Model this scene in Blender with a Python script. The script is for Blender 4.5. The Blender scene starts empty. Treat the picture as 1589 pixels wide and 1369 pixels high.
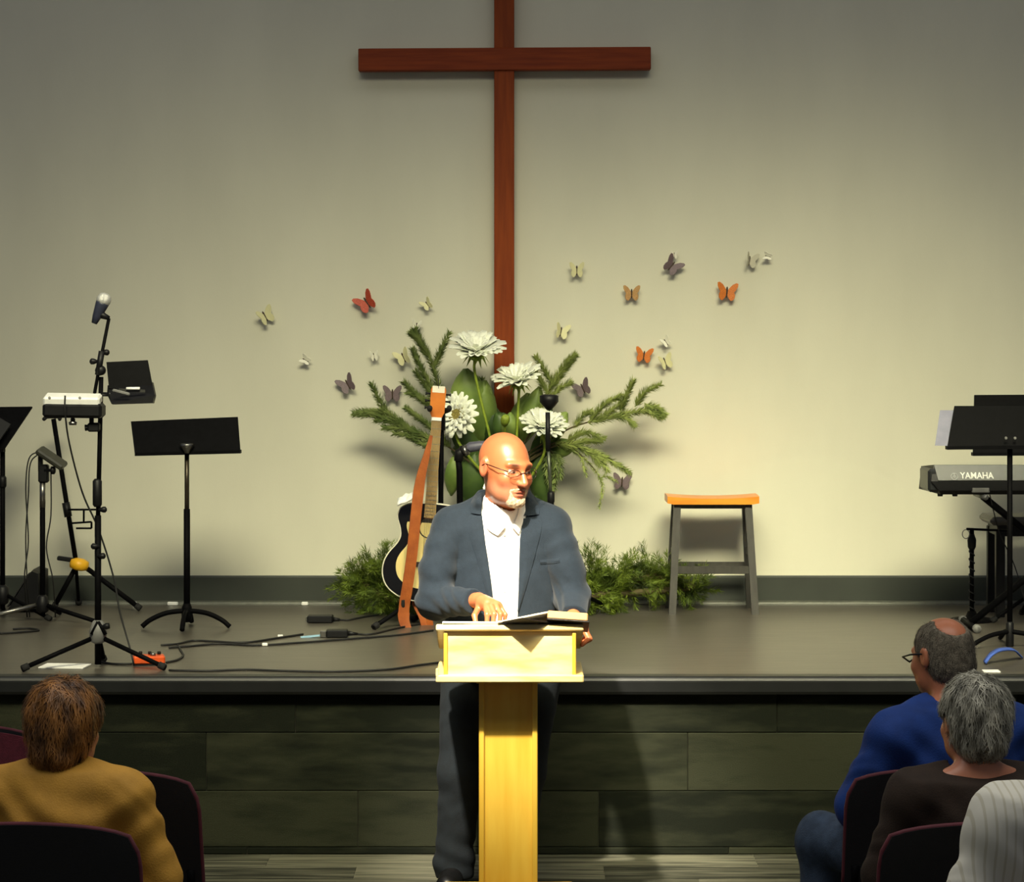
import bpy, math, random
import numpy as np
from mathutils import Vector, Matrix

random.seed(7)
RNG = np.random.default_rng(7)
scene = bpy.context.scene
COL = scene.collection

# ------------------------------------------------------------------ camera
F, CX, YH, H = 4200.0, 794.5, 504.0, 2.2      # focal length (px), principal column, horizon row, eye height (m)
cam_d = bpy.data.cameras.new('camera')
cam = bpy.data.objects.new('camera', cam_d)
COL.objects.link(cam)
cam.location = (0, 0, H)
cam.rotation_euler = (math.pi / 2, 0, 0)
cam_d.sensor_width = 36.0
cam_d.lens = 36.0 * F / 1589.0
cam_d.shift_y = -(684.5 - YH) / 1589.0
cam_d.clip_end = 100
scene.camera = cam

# ------------------------------------------------------------------ view, world, lamps
vs = scene.view_settings
vs.view_transform = 'Standard'
vs.look = 'None'
vs.gamma = 1.0
vs.use_curve_mapping = False
vs.exposure = 0.0

world = bpy.data.worlds.new('hall_ambient')
scene.world = world
world.use_nodes = True
bg = world.node_tree.nodes['Background']
bg.inputs['Color'].default_value = (0.80, 0.86, 1.0, 1)
bg.inputs['Strength'].default_value = 0.105


def spot(name, loc, target, watts, size_deg, blend, color, radius=0.08):
    d = bpy.data.lights.new(name, 'SPOT')
    d.energy = watts
    d.spot_size = math.radians(size_deg)
    d.spot_blend = blend
    d.color = color
    d.shadow_soft_size = radius
    o = bpy.data.objects.new(name, d)
    COL.objects.link(o)
    o.location = loc
    o.rotation_euler = (Vector(target) - Vector(loc)).to_track_quat('-Z', 'Y').to_euler()
    return o


# ceiling spotlights over the front rows: one on the speaker, a row washing the stage
spot('spotlight_speaker', (-1.0, 6.75, 5.5), (-0.02, 10.25, 1.16), 5400, 15.5, 1.0, (1.0, 0.92, 0.77), 0.10)


def ceiling_panel(name, loc, sx, sy, watts, color, target=None, spread=180):
    d = bpy.data.lights.new(name, 'AREA')
    d.shape = 'RECTANGLE'
    d.size, d.size_y = sx, sy
    d.energy = watts
    d.color = color
    o = bpy.data.objects.new(name, d)
    COL.objects.link(o)
    o.location = loc
    if target is not None:
        o.rotation_euler = (Vector(target) - Vector(loc)).to_track_quat('-Z', 'Y').to_euler()
        d.spread = math.radians(spread)
    return o


# long batten of warm stage lights over the front rows, turned on the foot of the back wall
ceiling_panel('ceiling_batten_stage', (0.3, 7.0, 5.8), 5.2, 1.4, 98, (1.0, 0.94, 0.62), (0.35, 14.1, -0.6), 50)
spot('spotlight_stage_right', (1.9, 7.2, 5.7), (1.5, 14.1, 0.15), 1450, 32, 1.0, (1.0, 0.94, 0.62), 1.2)
ceiling_panel('ceiling_light_hall', (0, 6.4, 6.0), 7, 3.0, 150, (1.0, 0.97, 0.9))
ceiling_panel('ceiling_light_stage', (0, 11.5, 6.0), 8, 1.5, 30, (1.0, 0.97, 0.92))


# ------------------------------------------------------------------ helpers: colour and materials
def lin(c):
    out = []
    for v in c[:3]:
        v = v / 255.0
        out.append(v / 12.92 if v <= 0.04045 else ((v + 0.055) / 1.055) ** 2.4)
    return tuple(out) + (1.0,)


def mat(name, rgb, rough=0.6, metal=0.0, var=0.12, scale=30.0, stretch=(1, 1, 1), bump=0.0, bscale=120.0,
        spec=0.5, rgb2=None, attr=None, rand=0.0, trans=0.0, coat=0.0, coords='Object', sheen=0.0, sub=0.0):
    """Principled material: base colour (sRGB) broken up by a stretched noise, plus fine relief."""
    m = bpy.data.materials.new(name)
    m.use_nodes = True
    nt = m.node_tree
    bs = nt.nodes['Principled BSDF']
    bs.inputs['Roughness'].default_value = rough
    bs.inputs['Metallic'].default_value = metal
    bs.inputs['Specular IOR Level'].default_value = spec
    if coat:
        bs.inputs['Coat Weight'].default_value = coat
        bs.inputs['Coat Roughness'].default_value = 0.12
    if trans:
        bs.inputs['Transmission Weight'].default_value = trans
    if sheen:
        bs.inputs['Sheen Weight'].default_value = sheen
    if sub:
        bs.inputs['Subsurface Weight'].default_value = sub
        bs.inputs['Subsurface Radius'].default_value = (0.012, 0.005, 0.003)
    tc = nt.nodes.new('ShaderNodeTexCoord')
    mp = nt.nodes.new('ShaderNodeMapping')
    mp.inputs['Scale'].default_value = stretch
    nt.links.new(tc.outputs[coords], mp.inputs['Vector'])
    nz = nt.nodes.new('ShaderNodeTexNoise')
    nz.inputs['Scale'].default_value = scale
    nz.inputs['Detail'].default_value = 5
    vec = mp.outputs['Vector']
    if rand:
        oi = nt.nodes.new('ShaderNodeObjectInfo')
        ad = nt.nodes.new('ShaderNodeVectorMath')
        ad.operation = 'MULTIPLY_ADD'
        cv = nt.nodes.new('ShaderNodeCombineXYZ')
        for k in range(3):
            nt.links.new(oi.outputs['Random'], cv.inputs[k])
        nt.links.new(cv.outputs[0], ad.inputs[0])
        ad.inputs[1].default_value = (37, 53, 71)
        nt.links.new(vec, ad.inputs[2])
        vec = ad.outputs[0]
    nt.links.new(vec, nz.inputs['Vector'])
    c1 = lin(rgb)
    c2 = lin(rgb2) if rgb2 else tuple(max(0.0, v * (1 - 2 * var)) for v in c1[:3]) + (1,)
    hi = c1 if rgb2 else tuple(min(1.0, v * (1 + var)) for v in c1[:3]) + (1,)
    rp = nt.nodes.new('ShaderNodeValToRGB')
    rp.color_ramp.elements[0].position = 0.33
    rp.color_ramp.elements[1].position = 0.67
    rp.color_ramp.elements[0].color = c2
    rp.color_ramp.elements[1].color = hi
    fac = nz.outputs['Fac']
    if rand:
        mr = nt.nodes.new('ShaderNodeMath')
        mr.operation = 'MULTIPLY_ADD'
        nt.links.new(oi.outputs['Random'], mr.inputs[0])
        mr.inputs[1].default_value = rand
        mr.inputs[2].default_value = -rand / 2
        sm = nt.nodes.new('ShaderNodeMath')
        nt.links.new(fac, sm.inputs[0])
        nt.links.new(mr.outputs[0], sm.inputs[1])
        fac = sm.outputs[0]
    nt.links.new(fac, rp.inputs['Fac'])
    col = rp.outputs['Color']
    if attr:
        at = nt.nodes.new('ShaderNodeAttribute')
        at.attribute_name = attr
        mx = nt.nodes.new('ShaderNodeMix')
        mx.data_type = 'RGBA'
        mx.blend_type = 'MULTIPLY'
        mx.inputs[0].default_value = 1.0
        nt.links.new(at.outputs['Color'], mx.inputs[6])
        nt.links.new(col, mx.inputs[7])
        col = mx.outputs[2]
    nt.links.new(col, bs.inputs['Base Color'])
    if bump:
        bn = nt.nodes.new('ShaderNodeTexNoise')
        bn.inputs['Scale'].default_value = bscale
        bn.inputs['Detail'].default_value = 3
        nt.links.new(vec, bn.inputs['Vector'])
        bp = nt.nodes.new('ShaderNodeBump')
        bp.inputs['Strength'].default_value = bump
        bp.inputs['Distance'].default_value = 0.01
        nt.links.new(bn.outputs['Fac'], bp.inputs['Height'])
        nt.links.new(bp.outputs['Normal'], bs.inputs['Normal'])
    return m


# ------------------------------------------------------------------ helpers: objects
BASE = {}


def W(px, py, Y):
    """The point at depth Y that the photograph shows at pixel (px, py)."""
    return Vector(((px - CX) * Y / F, Y, H - (py - YH) * Y / F))


def props(o, label=None, cat=None, group=None, kind=None):
    if label:
        o['label'] = label
    if cat:
        o['category'] = cat
    if group:
        o['group'] = group
    if kind:
        o['kind'] = kind
    return o


def thing(name, base, label, cat, group=None):
    o = bpy.data.objects.new(name, None)
    o.empty_display_size = 0.1
    COL.objects.link(o)
    o.location = base
    BASE[o.name] = Vector(base)
    return props(o, label, cat, group)


def mk(name, VF, m, parent=None, smooth=False, base=None, colors=None, auto=None):
    """Link one mesh object; vertices are in world space and are moved to the parent's base."""
    V, Fc = VF
    V = np.asarray(V, dtype=np.float64).reshape(-1, 3)
    if parent is not None:
        b = BASE[parent.name]
    else:
        b = Vector(base) if base is not None else Vector((0, 0, 0))
    V = V - np.array(b)
    me = bpy.data.meshes.new(name)
    if isinstance(Fc, np.ndarray):
        nq, k = Fc.shape
        me.vertices.add(len(V))
        me.vertices.foreach_set('co', V.astype(np.float32).ravel())
        me.loops.add(nq * k)
        me.loops.foreach_set('vertex_index', Fc.astype(np.int32).ravel())
        me.polygons.add(nq)
        me.polygons.foreach_set('loop_start', np.arange(0, nq * k, k, dtype=np.int32))
        me.polygons.foreach_set('loop_total', np.full(nq, k, dtype=np.int32))
        me.update(calc_edges=True)
        me.validate()
    else:
        me.from_pydata([tuple(v) for v in V], [], [tuple(f) for f in Fc])
        me.update()
    if smooth:
        me.polygons.foreach_set('use_smooth', [True] * len(me.polygons))
    if auto:
        me.set_sharp_from_angle(angle=math.radians(auto))
    if colors is not None:
        a = me.color_attributes.new('Col', 'FLOAT_COLOR', 'POINT')
        c4 = np.ones((len(V), 4), dtype=np.float32)
        c4[:, :3] = colors
        a.data.foreach_set('color', c4.ravel())
    if m is not None:
        me.materials.append(m)
    o = bpy.data.objects.new(name, me)
    COL.objects.link(o)
    if parent is not None:
        o.parent = parent
    else:
        o.location = b
    BASE[o.name] = b
    return o


def copy_tree(o, parent=None):
    c = o.copy()
    COL.objects.link(c)
    c.parent = parent
    for ch in list(o.children):
        copy_tree(ch, c)
    return c


# ------------------------------------------------------------------ helpers: shapes (vertices, faces)
def cat_vf(*parts):
    V, Fc = [], []
    for v, f in parts:
        n = len(V)
        V.extend([tuple(p) for p in v])
        Fc.extend([tuple(i + n for i in q) for q in f])
    return V, Fc


def box(c, s, rz=0.0, R=None, bev=0.0):
    """Box with optional chamfer along every edge."""
    hx, hy, hz = s[0] / 2, s[1] / 2, s[2] / 2
    if bev <= 0:
        v = [(x * hx, y * hy, z * hz) for x in (-1, 1) for y in (-1, 1) for z in (-1, 1)]
        f = [(0, 1, 3, 2), (4, 6, 7, 5), (0, 4, 5, 1), (2, 3, 7, 6), (0, 2, 6, 4), (1, 5, 7, 3)]
    else:
        b = min(bev, hx * .9, hy * .9, hz * .9)
        ids, v, f = {}, [], []
        for sx in (-1, 1):
            for sy in (-1, 1):
                for sz in (-1, 1):
                    for a, p in (('x', (hx, hy - b, hz - b)), ('y', (hx - b, hy, hz - b)), ('z', (hx - b, hy - b, hz))):
                        ids[(sx, sy, sz, a)] = len(v)
                        v.append((p[0] * sx, p[1] * sy, p[2] * sz))
        for s_ in (-1, 1):
            q = [(-1, -1), (1, -1), (1, 1), (-1, 1)]
            f.append([ids[(s_, a, c_, 'x')] for a, c_ in (q if s_ > 0 else q[::-1])])
            f.append([ids[(a, s_, c_, 'y')] for a, c_ in (q[::-1] if s_ > 0 else q)])
            f.append([ids[(a, c_, s_, 'z')] for a, c_ in (q if s_ > 0 else q[::-1])])
        for s1 in (-1, 1):
            for s2 in (-1, 1):
                e = [ids[(s1, s2, -1, 'x')], ids[(s1, s2, 1, 'x')], ids[(s1, s2, 1, 'y')], ids[(s1, s2, -1, 'y')]]
                f.append(e if s1 * s2 < 0 else e[::-1])
                e = [ids[(s1, -1, s2, 'x')], ids[(s1, 1, s2, 'x')], ids[(s1, 1, s2, 'z')], ids[(s1, -1, s2, 'z')]]
                f.append(e if s1 * s2 > 0 else e[::-1])
                e = [ids[(-1, s1, s2, 'y')], ids[(1, s1, s2, 'y')], ids[(1, s1, s2, 'z')], ids[(-1, s1, s2, 'z')]]
                f.append(e if s1 * s2 < 0 else e[::-1])
                for s3 in (-1, 1):
                    t = [ids[(s1, s2, s3, 'x')], ids[(s1, s2, s3, 'y')], ids[(s1, s2, s3, 'z')]]
                    f.append(t if s1 * s2 * s3 > 0 else t[::-1])
    M = R.to_3x3() if R is not None else Matrix.Rotation(rz, 3, 'Z')
    c = Vector(c)
    return [tuple(M @ Vector(p) + c) for p in v], f


def rot(ax=0, ay=0, az=0):
    return (Matrix.Rotation(math.radians(az), 3, 'Z') @ Matrix.Rotation(math.radians(ay), 3, 'Y')
            @ Matrix.Rotation(math.radians(ax), 3, 'X'))


def spline(pts, n=8):
    """Catmull-Rom through the points."""
    P = [Vector(p) for p in pts]
    if len(P) < 3:
        return P
    P = [2 * P[0] - P[1]] + P + [2 * P[-1] - P[-2]]
    out = []
    for i in range(1, len(P) - 2):
        for k in range(n):
            t = k / n
            a, b, c, d = P[i - 1], P[i], P[i + 1], P[i + 2]
            out.append(0.5 * ((2 * b) + (c - a) * t + (2 * a - 5 * b + 4 * c - d) * t * t + (3 * b - a - 3 * c + d) * t ** 3))
    out.append(P[-2])
    return out


def tube(pts, r, n=8, cap=True):
    P = [Vector(p) for p in pts]
    m = len(P)
    rs = r if isinstance(r, (list, tuple)) else [r] * m
    V, Fc = [], []
    t0 = (P[1] - P[0]).normalized()
    up = Vector((0, 0, 1)) if abs(t0.z) < 0.9 else Vector((1, 0, 0))
    a = t0.cross(up).normalized()
    for i in range(m):
        if i == 0:
            t = P[1] - P[0]
        elif i == m - 1:
            t = P[-1] - P[-2]
        else:
            t = P[i + 1] - P[i - 1]
        t = t.normalized()
        a = (a - t * a.dot(t)).normalized()
        b = t.cross(a)
        for k in range(n):
            an = 2 * math.pi * k / n
            V.append(tuple(P[i] + (a * math.cos(an) + b * math.sin(an)) * rs[i]))
    for i in range(m - 1):
        for k in range(n):
            k2 = (k + 1) % n
            Fc.append((i * n + k, i * n + k2, (i + 1) * n + k2, (i + 1) * n + k))
    if cap:
        Fc.append(tuple(range(n))[::-1])
        Fc.append(tuple((m - 1) * n + k for k in range(n)))
    return V, Fc


def lathe(profile, c=(0, 0, 0), n=20, R=None):
    """Revolve (radius, height) pairs about the local z axis."""
    M = R.to_3x3() if R is not None else Matrix.Identity(3)
    c = Vector(c)
    V, Fc = [], []
    m = len(profile)
    for r, z in profile:
        for k in range(n):
            an = 2 * math.pi * k / n
            V.append(tuple(M @ Vector((r * math.cos(an), r * math.sin(an), z)) + c))
    for i in range(m - 1):
        for k in range(n):
            k2 = (k + 1) % n
            Fc.append((i * n + k, i * n + k2, (i + 1) * n + k2, (i + 1) * n + k))
    Fc.append(tuple(range(n))[::-1])
    Fc.append(tuple((m - 1) * n + k for k in range(n)))
    return V, Fc


def prism(outline, thick, M=None, c=(0, 0, 0), bev=0.0):
    """Outline of (x, z) pairs in the local xz plane, extruded by thick along local y (centred)."""
    M = M.to_3x3() if M is not None else Matrix.Identity(3)
    c = Vector(c)
    n = len(outline)
    V, Fc = [], []
    if bev:
        cx = sum(p[0] for p in outline) / n
        cz = sum(p[1] for p in outline) / n
        sc = lambda p: (p[0] + (cx - p[0]) * bev, p[1] + (cz - p[1]) * bev)
        rings = [(-thick / 2, [sc(p) for p in outline]), (-thick * .3, outline), (thick * .3, outline), (thick / 2, [sc(p) for p in outline])]
    else:
        rings = [(-thick / 2, outline), (thick / 2, outline)]
    for y, ol in rings:
        for x, z in ol:
            V.append(tuple(M @ Vector((x, y, z)) + c))
    k = len(rings)
    area = sum(outline[i][0] * outline[(i + 1) % n][1] - outline[(i + 1) % n][0] * outline[i][1] for i in range(n))
    for j in range(k - 1):
        for i in range(n):
            i2 = (i + 1) % n
            q = (j * n + i, j * n + i2, (j + 1) * n + i2, (j + 1) * n + i)
            Fc.append(q if area < 0 else q[::-1])
    a = tuple(range(n))
    b = tuple((k - 1) * n + i for i in range(n))
    Fc.append(a if area > 0 else a[::-1])
    Fc.append(b[::-1] if area > 0 else b)
    return V, Fc


def grid_surface(fn, nu, nv, thick=None, normal=None):
    """Sheet of points fn(u, v); with thick it becomes a closed slab pushed along 'normal'."""
    V, Fc = [], []
    for i in range(nu + 1):
        for j in range(nv + 1):
            V.append(tuple(fn(i / nu, j / nv)))
    w = nv + 1
    for i in range(nu):
        for j in range(nv):
            Fc.append((i * w + j, (i + 1) * w + j, (i + 1) * w + j + 1, i * w + j + 1))
    if thick:
        nrm = Vector(normal)
        n0 = len(V)
        V += [tuple(Vector(v) + nrm * thick) for v in V]
        Fc += [tuple(k + n0 for k in q[::-1]) for q in Fc]
        ring = [i * w for i in range(nu + 1)] + [nu * w + j for j in range(1, nv + 1)] + \
               [i * w + nv for i in range(nu - 1, -1, -1)] + [j for j in range(nv - 1, 0, -1)]
        for a, b in zip(ring, ring[1:] + ring[:1]):
            Fc.append((b, a, a + n0, b + n0))
    return V, Fc


# ------------------------------------------------------------------ helpers: smooth solids (distance fields + surface nets)
f32 = np.float32


def ell(P, c, r, R=None):
    q = P - np.array(c, f32)
    if R is not None:
        q = q @ np.array(R, f32)
    r = np.array(r, f32)
    k0 = np.sqrt(((q / r) ** 2).sum(1))
    k1 = np.sqrt(((q / (r * r)) ** 2).sum(1)) + 1e-6
    return k0 * (k0 - 1) / k1


def rc(P, a, b, ra, rb):
    a = np.array(a, f32)
    b = np.array(b, f32)
    ab = b - a
    t = np.clip(((P - a) @ ab) / (ab @ ab), 0, 1)
    return np.sqrt(((P - a - t[:, None] * ab) ** 2).sum(1)) - (ra + (rb - ra) * t)


def chain(P, pts, rs, k=0.02):
    d = None
    for i in range(len(pts) - 1):
        e = rc(P, pts[i], pts[i + 1], rs[i], rs[i + 1])
        d = e if d is None else smin(d, e, k)
    return d


def smin(a, b, k):
    h = np.maximum(k - np.abs(a - b), 0) / k
    return np.minimum(a, b) - h * h * k * 0.25


def smax(a, b, k):
    return -smin(-a, -b, k)


def mesh_field(fn, lo, hi, h):
    """Zero surface of a distance field, by naive surface nets on a block-sparse grid."""
    lo = np.array(lo, f32)
    hi = np.array(hi, f32)
    B = 8
    nb = np.ceil((hi - lo) / (h * B)).astype(int) + 1
    gi = np.stack(np.meshgrid(*[np.arange(k) for k in nb], indexing='ij'), -1).reshape(-1, 3)
    cen = lo + (gi * B + (B - 1) / 2).astype(f32) * h
    d0 = fn(cen.astype(f32)).astype(f32)
    act = np.abs(d0) < h * B * 0.9 + 0.012
    A = np.repeat(d0[:, None], B ** 3, 1)
    off = np.stack(np.meshgrid(*[np.arange(B)] * 3, indexing='ij'), -1).reshape(-1, 3)
    idx = np.nonzero(act)[0]
    for s in range(0, len(idx), 1500):
        ii = idx[s:s + 1500]
        pts = lo + ((gi[ii][:, None, :] * B + off[None]).astype(f32)) * h
        A[ii] = fn(pts.reshape(-1, 3).astype(f32)).reshape(len(ii), -1)
    G = A.reshape(nb[0], nb[1], nb[2], B, B, B).transpose(0, 3, 1, 4, 2, 5).reshape(nb[0] * B, nb[1] * B, nb[2] * B)
    S = G < 0
    cnt = np.zeros(tuple(k - 1 for k in G.shape), np.int8)
    for a in (0, 1):
        for b in (0, 1):
            for c in (0, 1):
                cnt += S[a:a + cnt.shape[0], b:b + cnt.shape[1], c:c + cnt.shape[2]]
    C = np.argwhere((cnt > 0) & (cnt < 8))
    corner = {}
    for a in (0, 1):
        for b in (0, 1):
            for c in (0, 1):
                corner[(a, b, c)] = G[C[:, 0] + a, C[:, 1] + b, C[:, 2] + c]
    acc = np.zeros((len(C), 3), f32)
    num = np.zeros(len(C), f32)
    for (p, q) in [((0, 0, 0), (1, 0, 0)), ((0, 1, 0), (1, 1, 0)), ((0, 0, 1), (1, 0, 1)), ((0, 1, 1), (1, 1, 1)),
                   ((0, 0, 0), (0, 1, 0)), ((1, 0, 0), (1, 1, 0)), ((0, 0, 1), (0, 1, 1)), ((1, 0, 1), (1, 1, 1)),
                   ((0, 0, 0), (0, 0, 1)), ((1, 0, 0), (1, 0, 1)), ((0, 1, 0), (0, 1, 1)), ((1, 1, 0), (1, 1, 1))]:
        g0, g1 = corner[p], corner[q]
        x = (g0 < 0) != (g1 < 0)
        t = np.where(x, g0 / np.where(x, g0 - g1, 1), 0)
        pt = np.array(p, f32) + t[:, None] * (np.array(q, f32) - np.array(p, f32))
        acc += np.where(x[:, None], pt, 0)
        num += x
    V = lo + (C + acc / num[:, None]) * h
    vid = -np.ones(cnt.shape, np.int32)
    vid[C[:, 0], C[:, 1], C[:, 2]] = np.arange(len(C))
    quads = []
    for ax in range(3):
        sl0 = [slice(1, -1)] * 3
        sl1 = [slice(1, -1)] * 3
        sl0[ax] = slice(0, -1)
        sl1[ax] = slice(1, None)
        ch = S[tuple(sl0)] != S[tuple(sl1)]
        E = np.argwhere(ch)
        add = np.ones(3, int)
        add[ax] = 0
        E = E + add
        u, v = (ax + 1) % 3, (ax + 2) % 3
        eu = np.zeros(3, int)
        eu[u] = 1
        ev = np.zeros(3, int)
        ev[v] = 1
        g = lambda K: vid[K[:, 0], K[:, 1], K[:, 2]]
        q = np.stack([g(E - eu - ev), g(E - ev), g(E), g(E - eu)], 1)
        ins = S[E[:, 0], E[:, 1], E[:, 2]]
        q[~ins] = q[~ins][:, ::-1]
        quads.append(q)
    Q = np.concatenate(quads)
    return V, Q[(Q >= 0).all(1)]


def normals_of(fn, P, e=0.004):
    g = np.zeros_like(P)
    for k in range(3):
        dv = np.zeros(3, f32)
        dv[k] = e
        g[:, k] = fn(P + dv) - fn(P - dv)
    return g / (np.linalg.norm(g, axis=1, keepdims=True) + 1e-9)


def hit_front(fn, x, z, y0, y1=0.6, steps=60):
    """March along +y from y0 until the solid is met; arrays of x and z."""
    x = np.asarray(x, f32)
    z = np.asarray(z, f32)
    y = np.full(x.shape, y0, f32)
    for _ in range(steps):
        d = fn(np.stack([x, y, z], 1))
        y = np.minimum(y + np.maximum(d, 0.0003) * (d > 0.0004) * 0.8, y1)
    return y
# ================================================================== the setting
ST = 0.7425          # stage height
SF = 11.22           # stage front
WY = 14.10           # back wall


def stage_y(py):
    """Depth of a point lying on the stage floor at image row py."""
    return F * (H - ST) / (py - YH)


M_wall = mat('painted_wall', (212, 210, 190), rough=0.85, var=0.025, scale=2.5, bump=0.05, bscale=220, stretch=(1, 1, 0.35))
M_base = mat('rubber_baseboard', (47, 52, 45), rough=0.5, var=0.06, scale=6)
M_deck = mat('stage_laminate', (83, 78, 70), rough=0.33, var=0.16, scale=9, stretch=(0.5, 9, 1), spec=0.55, bump=0.04, bscale=30)
M_nose = mat('stage_nosing', (24, 25, 25), rough=0.42, var=0.1, scale=10)
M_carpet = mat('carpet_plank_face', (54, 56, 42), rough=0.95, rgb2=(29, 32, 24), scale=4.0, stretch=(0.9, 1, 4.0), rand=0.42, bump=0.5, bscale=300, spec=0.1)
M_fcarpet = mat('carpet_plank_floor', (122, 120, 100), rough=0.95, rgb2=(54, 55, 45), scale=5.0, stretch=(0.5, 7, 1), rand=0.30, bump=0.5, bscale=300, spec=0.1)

o = mk('floor', box((0, 6.3, -0.052), (16, 10.4, 0.1)), M_fcarpet)
props(o, kind='structure')
floor = o
o = mk('stage_floor', cat_vf(box((0, (SF + 0.03 + WY) / 2, ST / 2), (16, WY - SF - 0.03, ST))), M_deck)
props(o, kind='structure')
stage = o
o = mk('wall_back', box((0, WY + 0.1, 3.2), (16, 0.2, 6.4)), M_wall)
props(o, kind='structure')
bb = [(0, 0), (-0.016, 0), (-0.016, 0.142), (-0.010, 0.151), (0, 0.151)]
o = mk('baseboard_back', ([(x, WY + y, ST + z) for x in (-8, 8) for (y, z) in bb],
                          [(0, 1, 6, 5), (1, 2, 7, 6), (2, 3, 8, 7), (3, 4, 9, 8), (4, 0, 5, 9), (4, 3, 2, 1, 0), (5, 6, 7, 8, 9)]), M_base)
props(o, kind='structure')
q = [(0, 0)] + [(-0.016 - 0.022 * math.cos(a), 0.022 * math.sin(a)) for a in [i * math.pi / 10 for i in range(6)]] + [(0, 0.022)]
nq = len(q)
o = mk('trim_1', ([(x, WY + y, ST + z) for x in (-8, 8) for (y, z) in q],
                  [(i, (i + 1) % nq, nq + (i + 1) % nq, nq + i) for i in range(nq)] + [tuple(range(nq))[::-1], tuple(range(nq, 2 * nq))]),
       mat('floor_cove', (84, 86, 76), rough=0.4, var=0.08), smooth=False)
props(o, kind='structure')
# rounded black nosing along the stage edge
q = [(0.06, 0.002), (-0.005, 0.002)] + [(-0.012 - 0.022 * math.sin(a), -0.02 + 0.022 * math.cos(a)) for a in [i * math.pi / 12 for i in range(7)]] + \
    [(-0.034, -0.06), (-0.028, -0.072), (0.06, -0.072)]
nq = len(q)
o = mk('trim_2', ([(x, SF + y, ST + z) for x in (-8, 8) for (y, z) in q],
                  [(i, (i + 1) % nq, nq + (i + 1) % nq, nq + i) for i in range(nq)] + [tuple(range(nq))[::-1], tuple(range(nq, 2 * nq))]), M_nose)
props(o, kind='structure')

# carpet planks: three courses on the stage riser, shared meshes
L, G = 1.0, 0.0016
rows = [(ST - 0.072, 0.165), (ST - 0.072 - 0.165, 0.242), (ST - 0.072 - 0.165 - 0.242, 0.242)]
ztop = ST - 0.072
face_rows = [(ztop - 0.165, ztop), (ztop - 0.407, ztop - 0.165), (0.03, ztop - 0.407), (0.0, 0.03)]
offs = [0.10, -0.27, 0.36, -0.1]
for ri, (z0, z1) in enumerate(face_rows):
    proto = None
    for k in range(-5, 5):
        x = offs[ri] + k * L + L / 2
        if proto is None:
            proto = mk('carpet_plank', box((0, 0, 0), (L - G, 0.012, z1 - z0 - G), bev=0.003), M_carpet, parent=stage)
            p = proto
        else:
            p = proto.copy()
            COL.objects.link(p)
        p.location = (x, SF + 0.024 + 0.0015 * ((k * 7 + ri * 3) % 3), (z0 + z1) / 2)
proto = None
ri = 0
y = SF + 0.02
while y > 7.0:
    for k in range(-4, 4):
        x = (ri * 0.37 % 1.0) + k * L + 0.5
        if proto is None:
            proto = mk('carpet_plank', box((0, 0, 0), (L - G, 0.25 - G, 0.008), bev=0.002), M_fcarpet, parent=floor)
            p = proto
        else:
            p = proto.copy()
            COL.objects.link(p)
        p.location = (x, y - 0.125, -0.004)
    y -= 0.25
    ri += 1

# ================================================================== shared materials
M_black = mat('black_powder_coat', (9, 9, 11), rough=0.6, var=0.15, scale=40, spec=0.05)
M_blackp = mat('black_plastic', (14, 14, 16), rough=0.5, spec=0.3, var=0.15, scale=40)
M_rubber = mat('black_rubber', (20, 20, 20), rough=0.85, var=0.1)
M_chrome = mat('brushed_steel', (150, 148, 142), rough=0.32, metal=1.0, var=0.08, scale=80)
M_grey = mat('grey_plastic', (110, 110, 108), rough=0.5, var=0.1)
M_white = mat('white_plastic', (236, 236, 232), rough=0.45, var=0.03)
M_paper = mat('white_paper', (242, 241, 236), rough=0.8, var=0.03, scale=15)
M_cable = mat('black_cable', (22, 22, 22), rough=0.6, var=0.1)
M_yellow = mat('yellow_plastic', (238, 178, 30), rough=0.45, var=0.06)
M_orange = mat('orange_enamel', (214, 84, 30), rough=0.4, var=0.1)
M_cherry = mat('stained_cherry', (140, 62, 16), rough=0.6, rgb2=(122, 50, 12), spec=0.2, scale=7, stretch=(7, 7, 0.5), bump=0.08, bscale=50)
M_cherryh = mat('stained_cherry_across', (134, 56, 18), rough=0.6, rgb2=(112, 42, 13), spec=0.2, scale=7, stretch=(0.5, 7, 7), bump=0.08, bscale=50)
M_maple = mat('varnished_maple', (232, 190, 72), rough=0.4, rgb2=(222, 172, 54), scale=4, stretch=(5, 5, 0.6), coat=0.25)
M_mapleh = mat('varnished_knotty_pine', (246, 228, 170), rough=0.4, rgb2=(234, 196, 108), scale=5.5, stretch=(0.8, 2, 3.5), coat=0.25)
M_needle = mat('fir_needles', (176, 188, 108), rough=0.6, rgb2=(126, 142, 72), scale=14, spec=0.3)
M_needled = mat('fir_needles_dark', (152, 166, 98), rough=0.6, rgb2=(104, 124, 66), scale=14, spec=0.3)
M_needleg = mat('garland_needles', (110, 128, 38), rough=0.65, rgb2=(52, 70, 18), scale=9, spec=0.3)
M_twig = mat('brown_twig', (82, 72, 40), rough=0.8, var=0.2)
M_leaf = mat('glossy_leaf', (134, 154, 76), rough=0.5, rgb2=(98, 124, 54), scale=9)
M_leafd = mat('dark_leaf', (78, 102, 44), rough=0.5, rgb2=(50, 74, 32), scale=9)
M_petal = mat('white_petal', (240, 243, 226), rough=0.6, var=0.04, scale=18, sheen=0.2)
M_calyx = mat('lime_calyx', (140, 160, 48), rough=0.6, var=0.15)
M_disc = mat('flower_disc', (150, 138, 66), rough=0.9, rgb2=(104, 92, 42), scale=120, bump=0.5, bscale=250)

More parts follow.
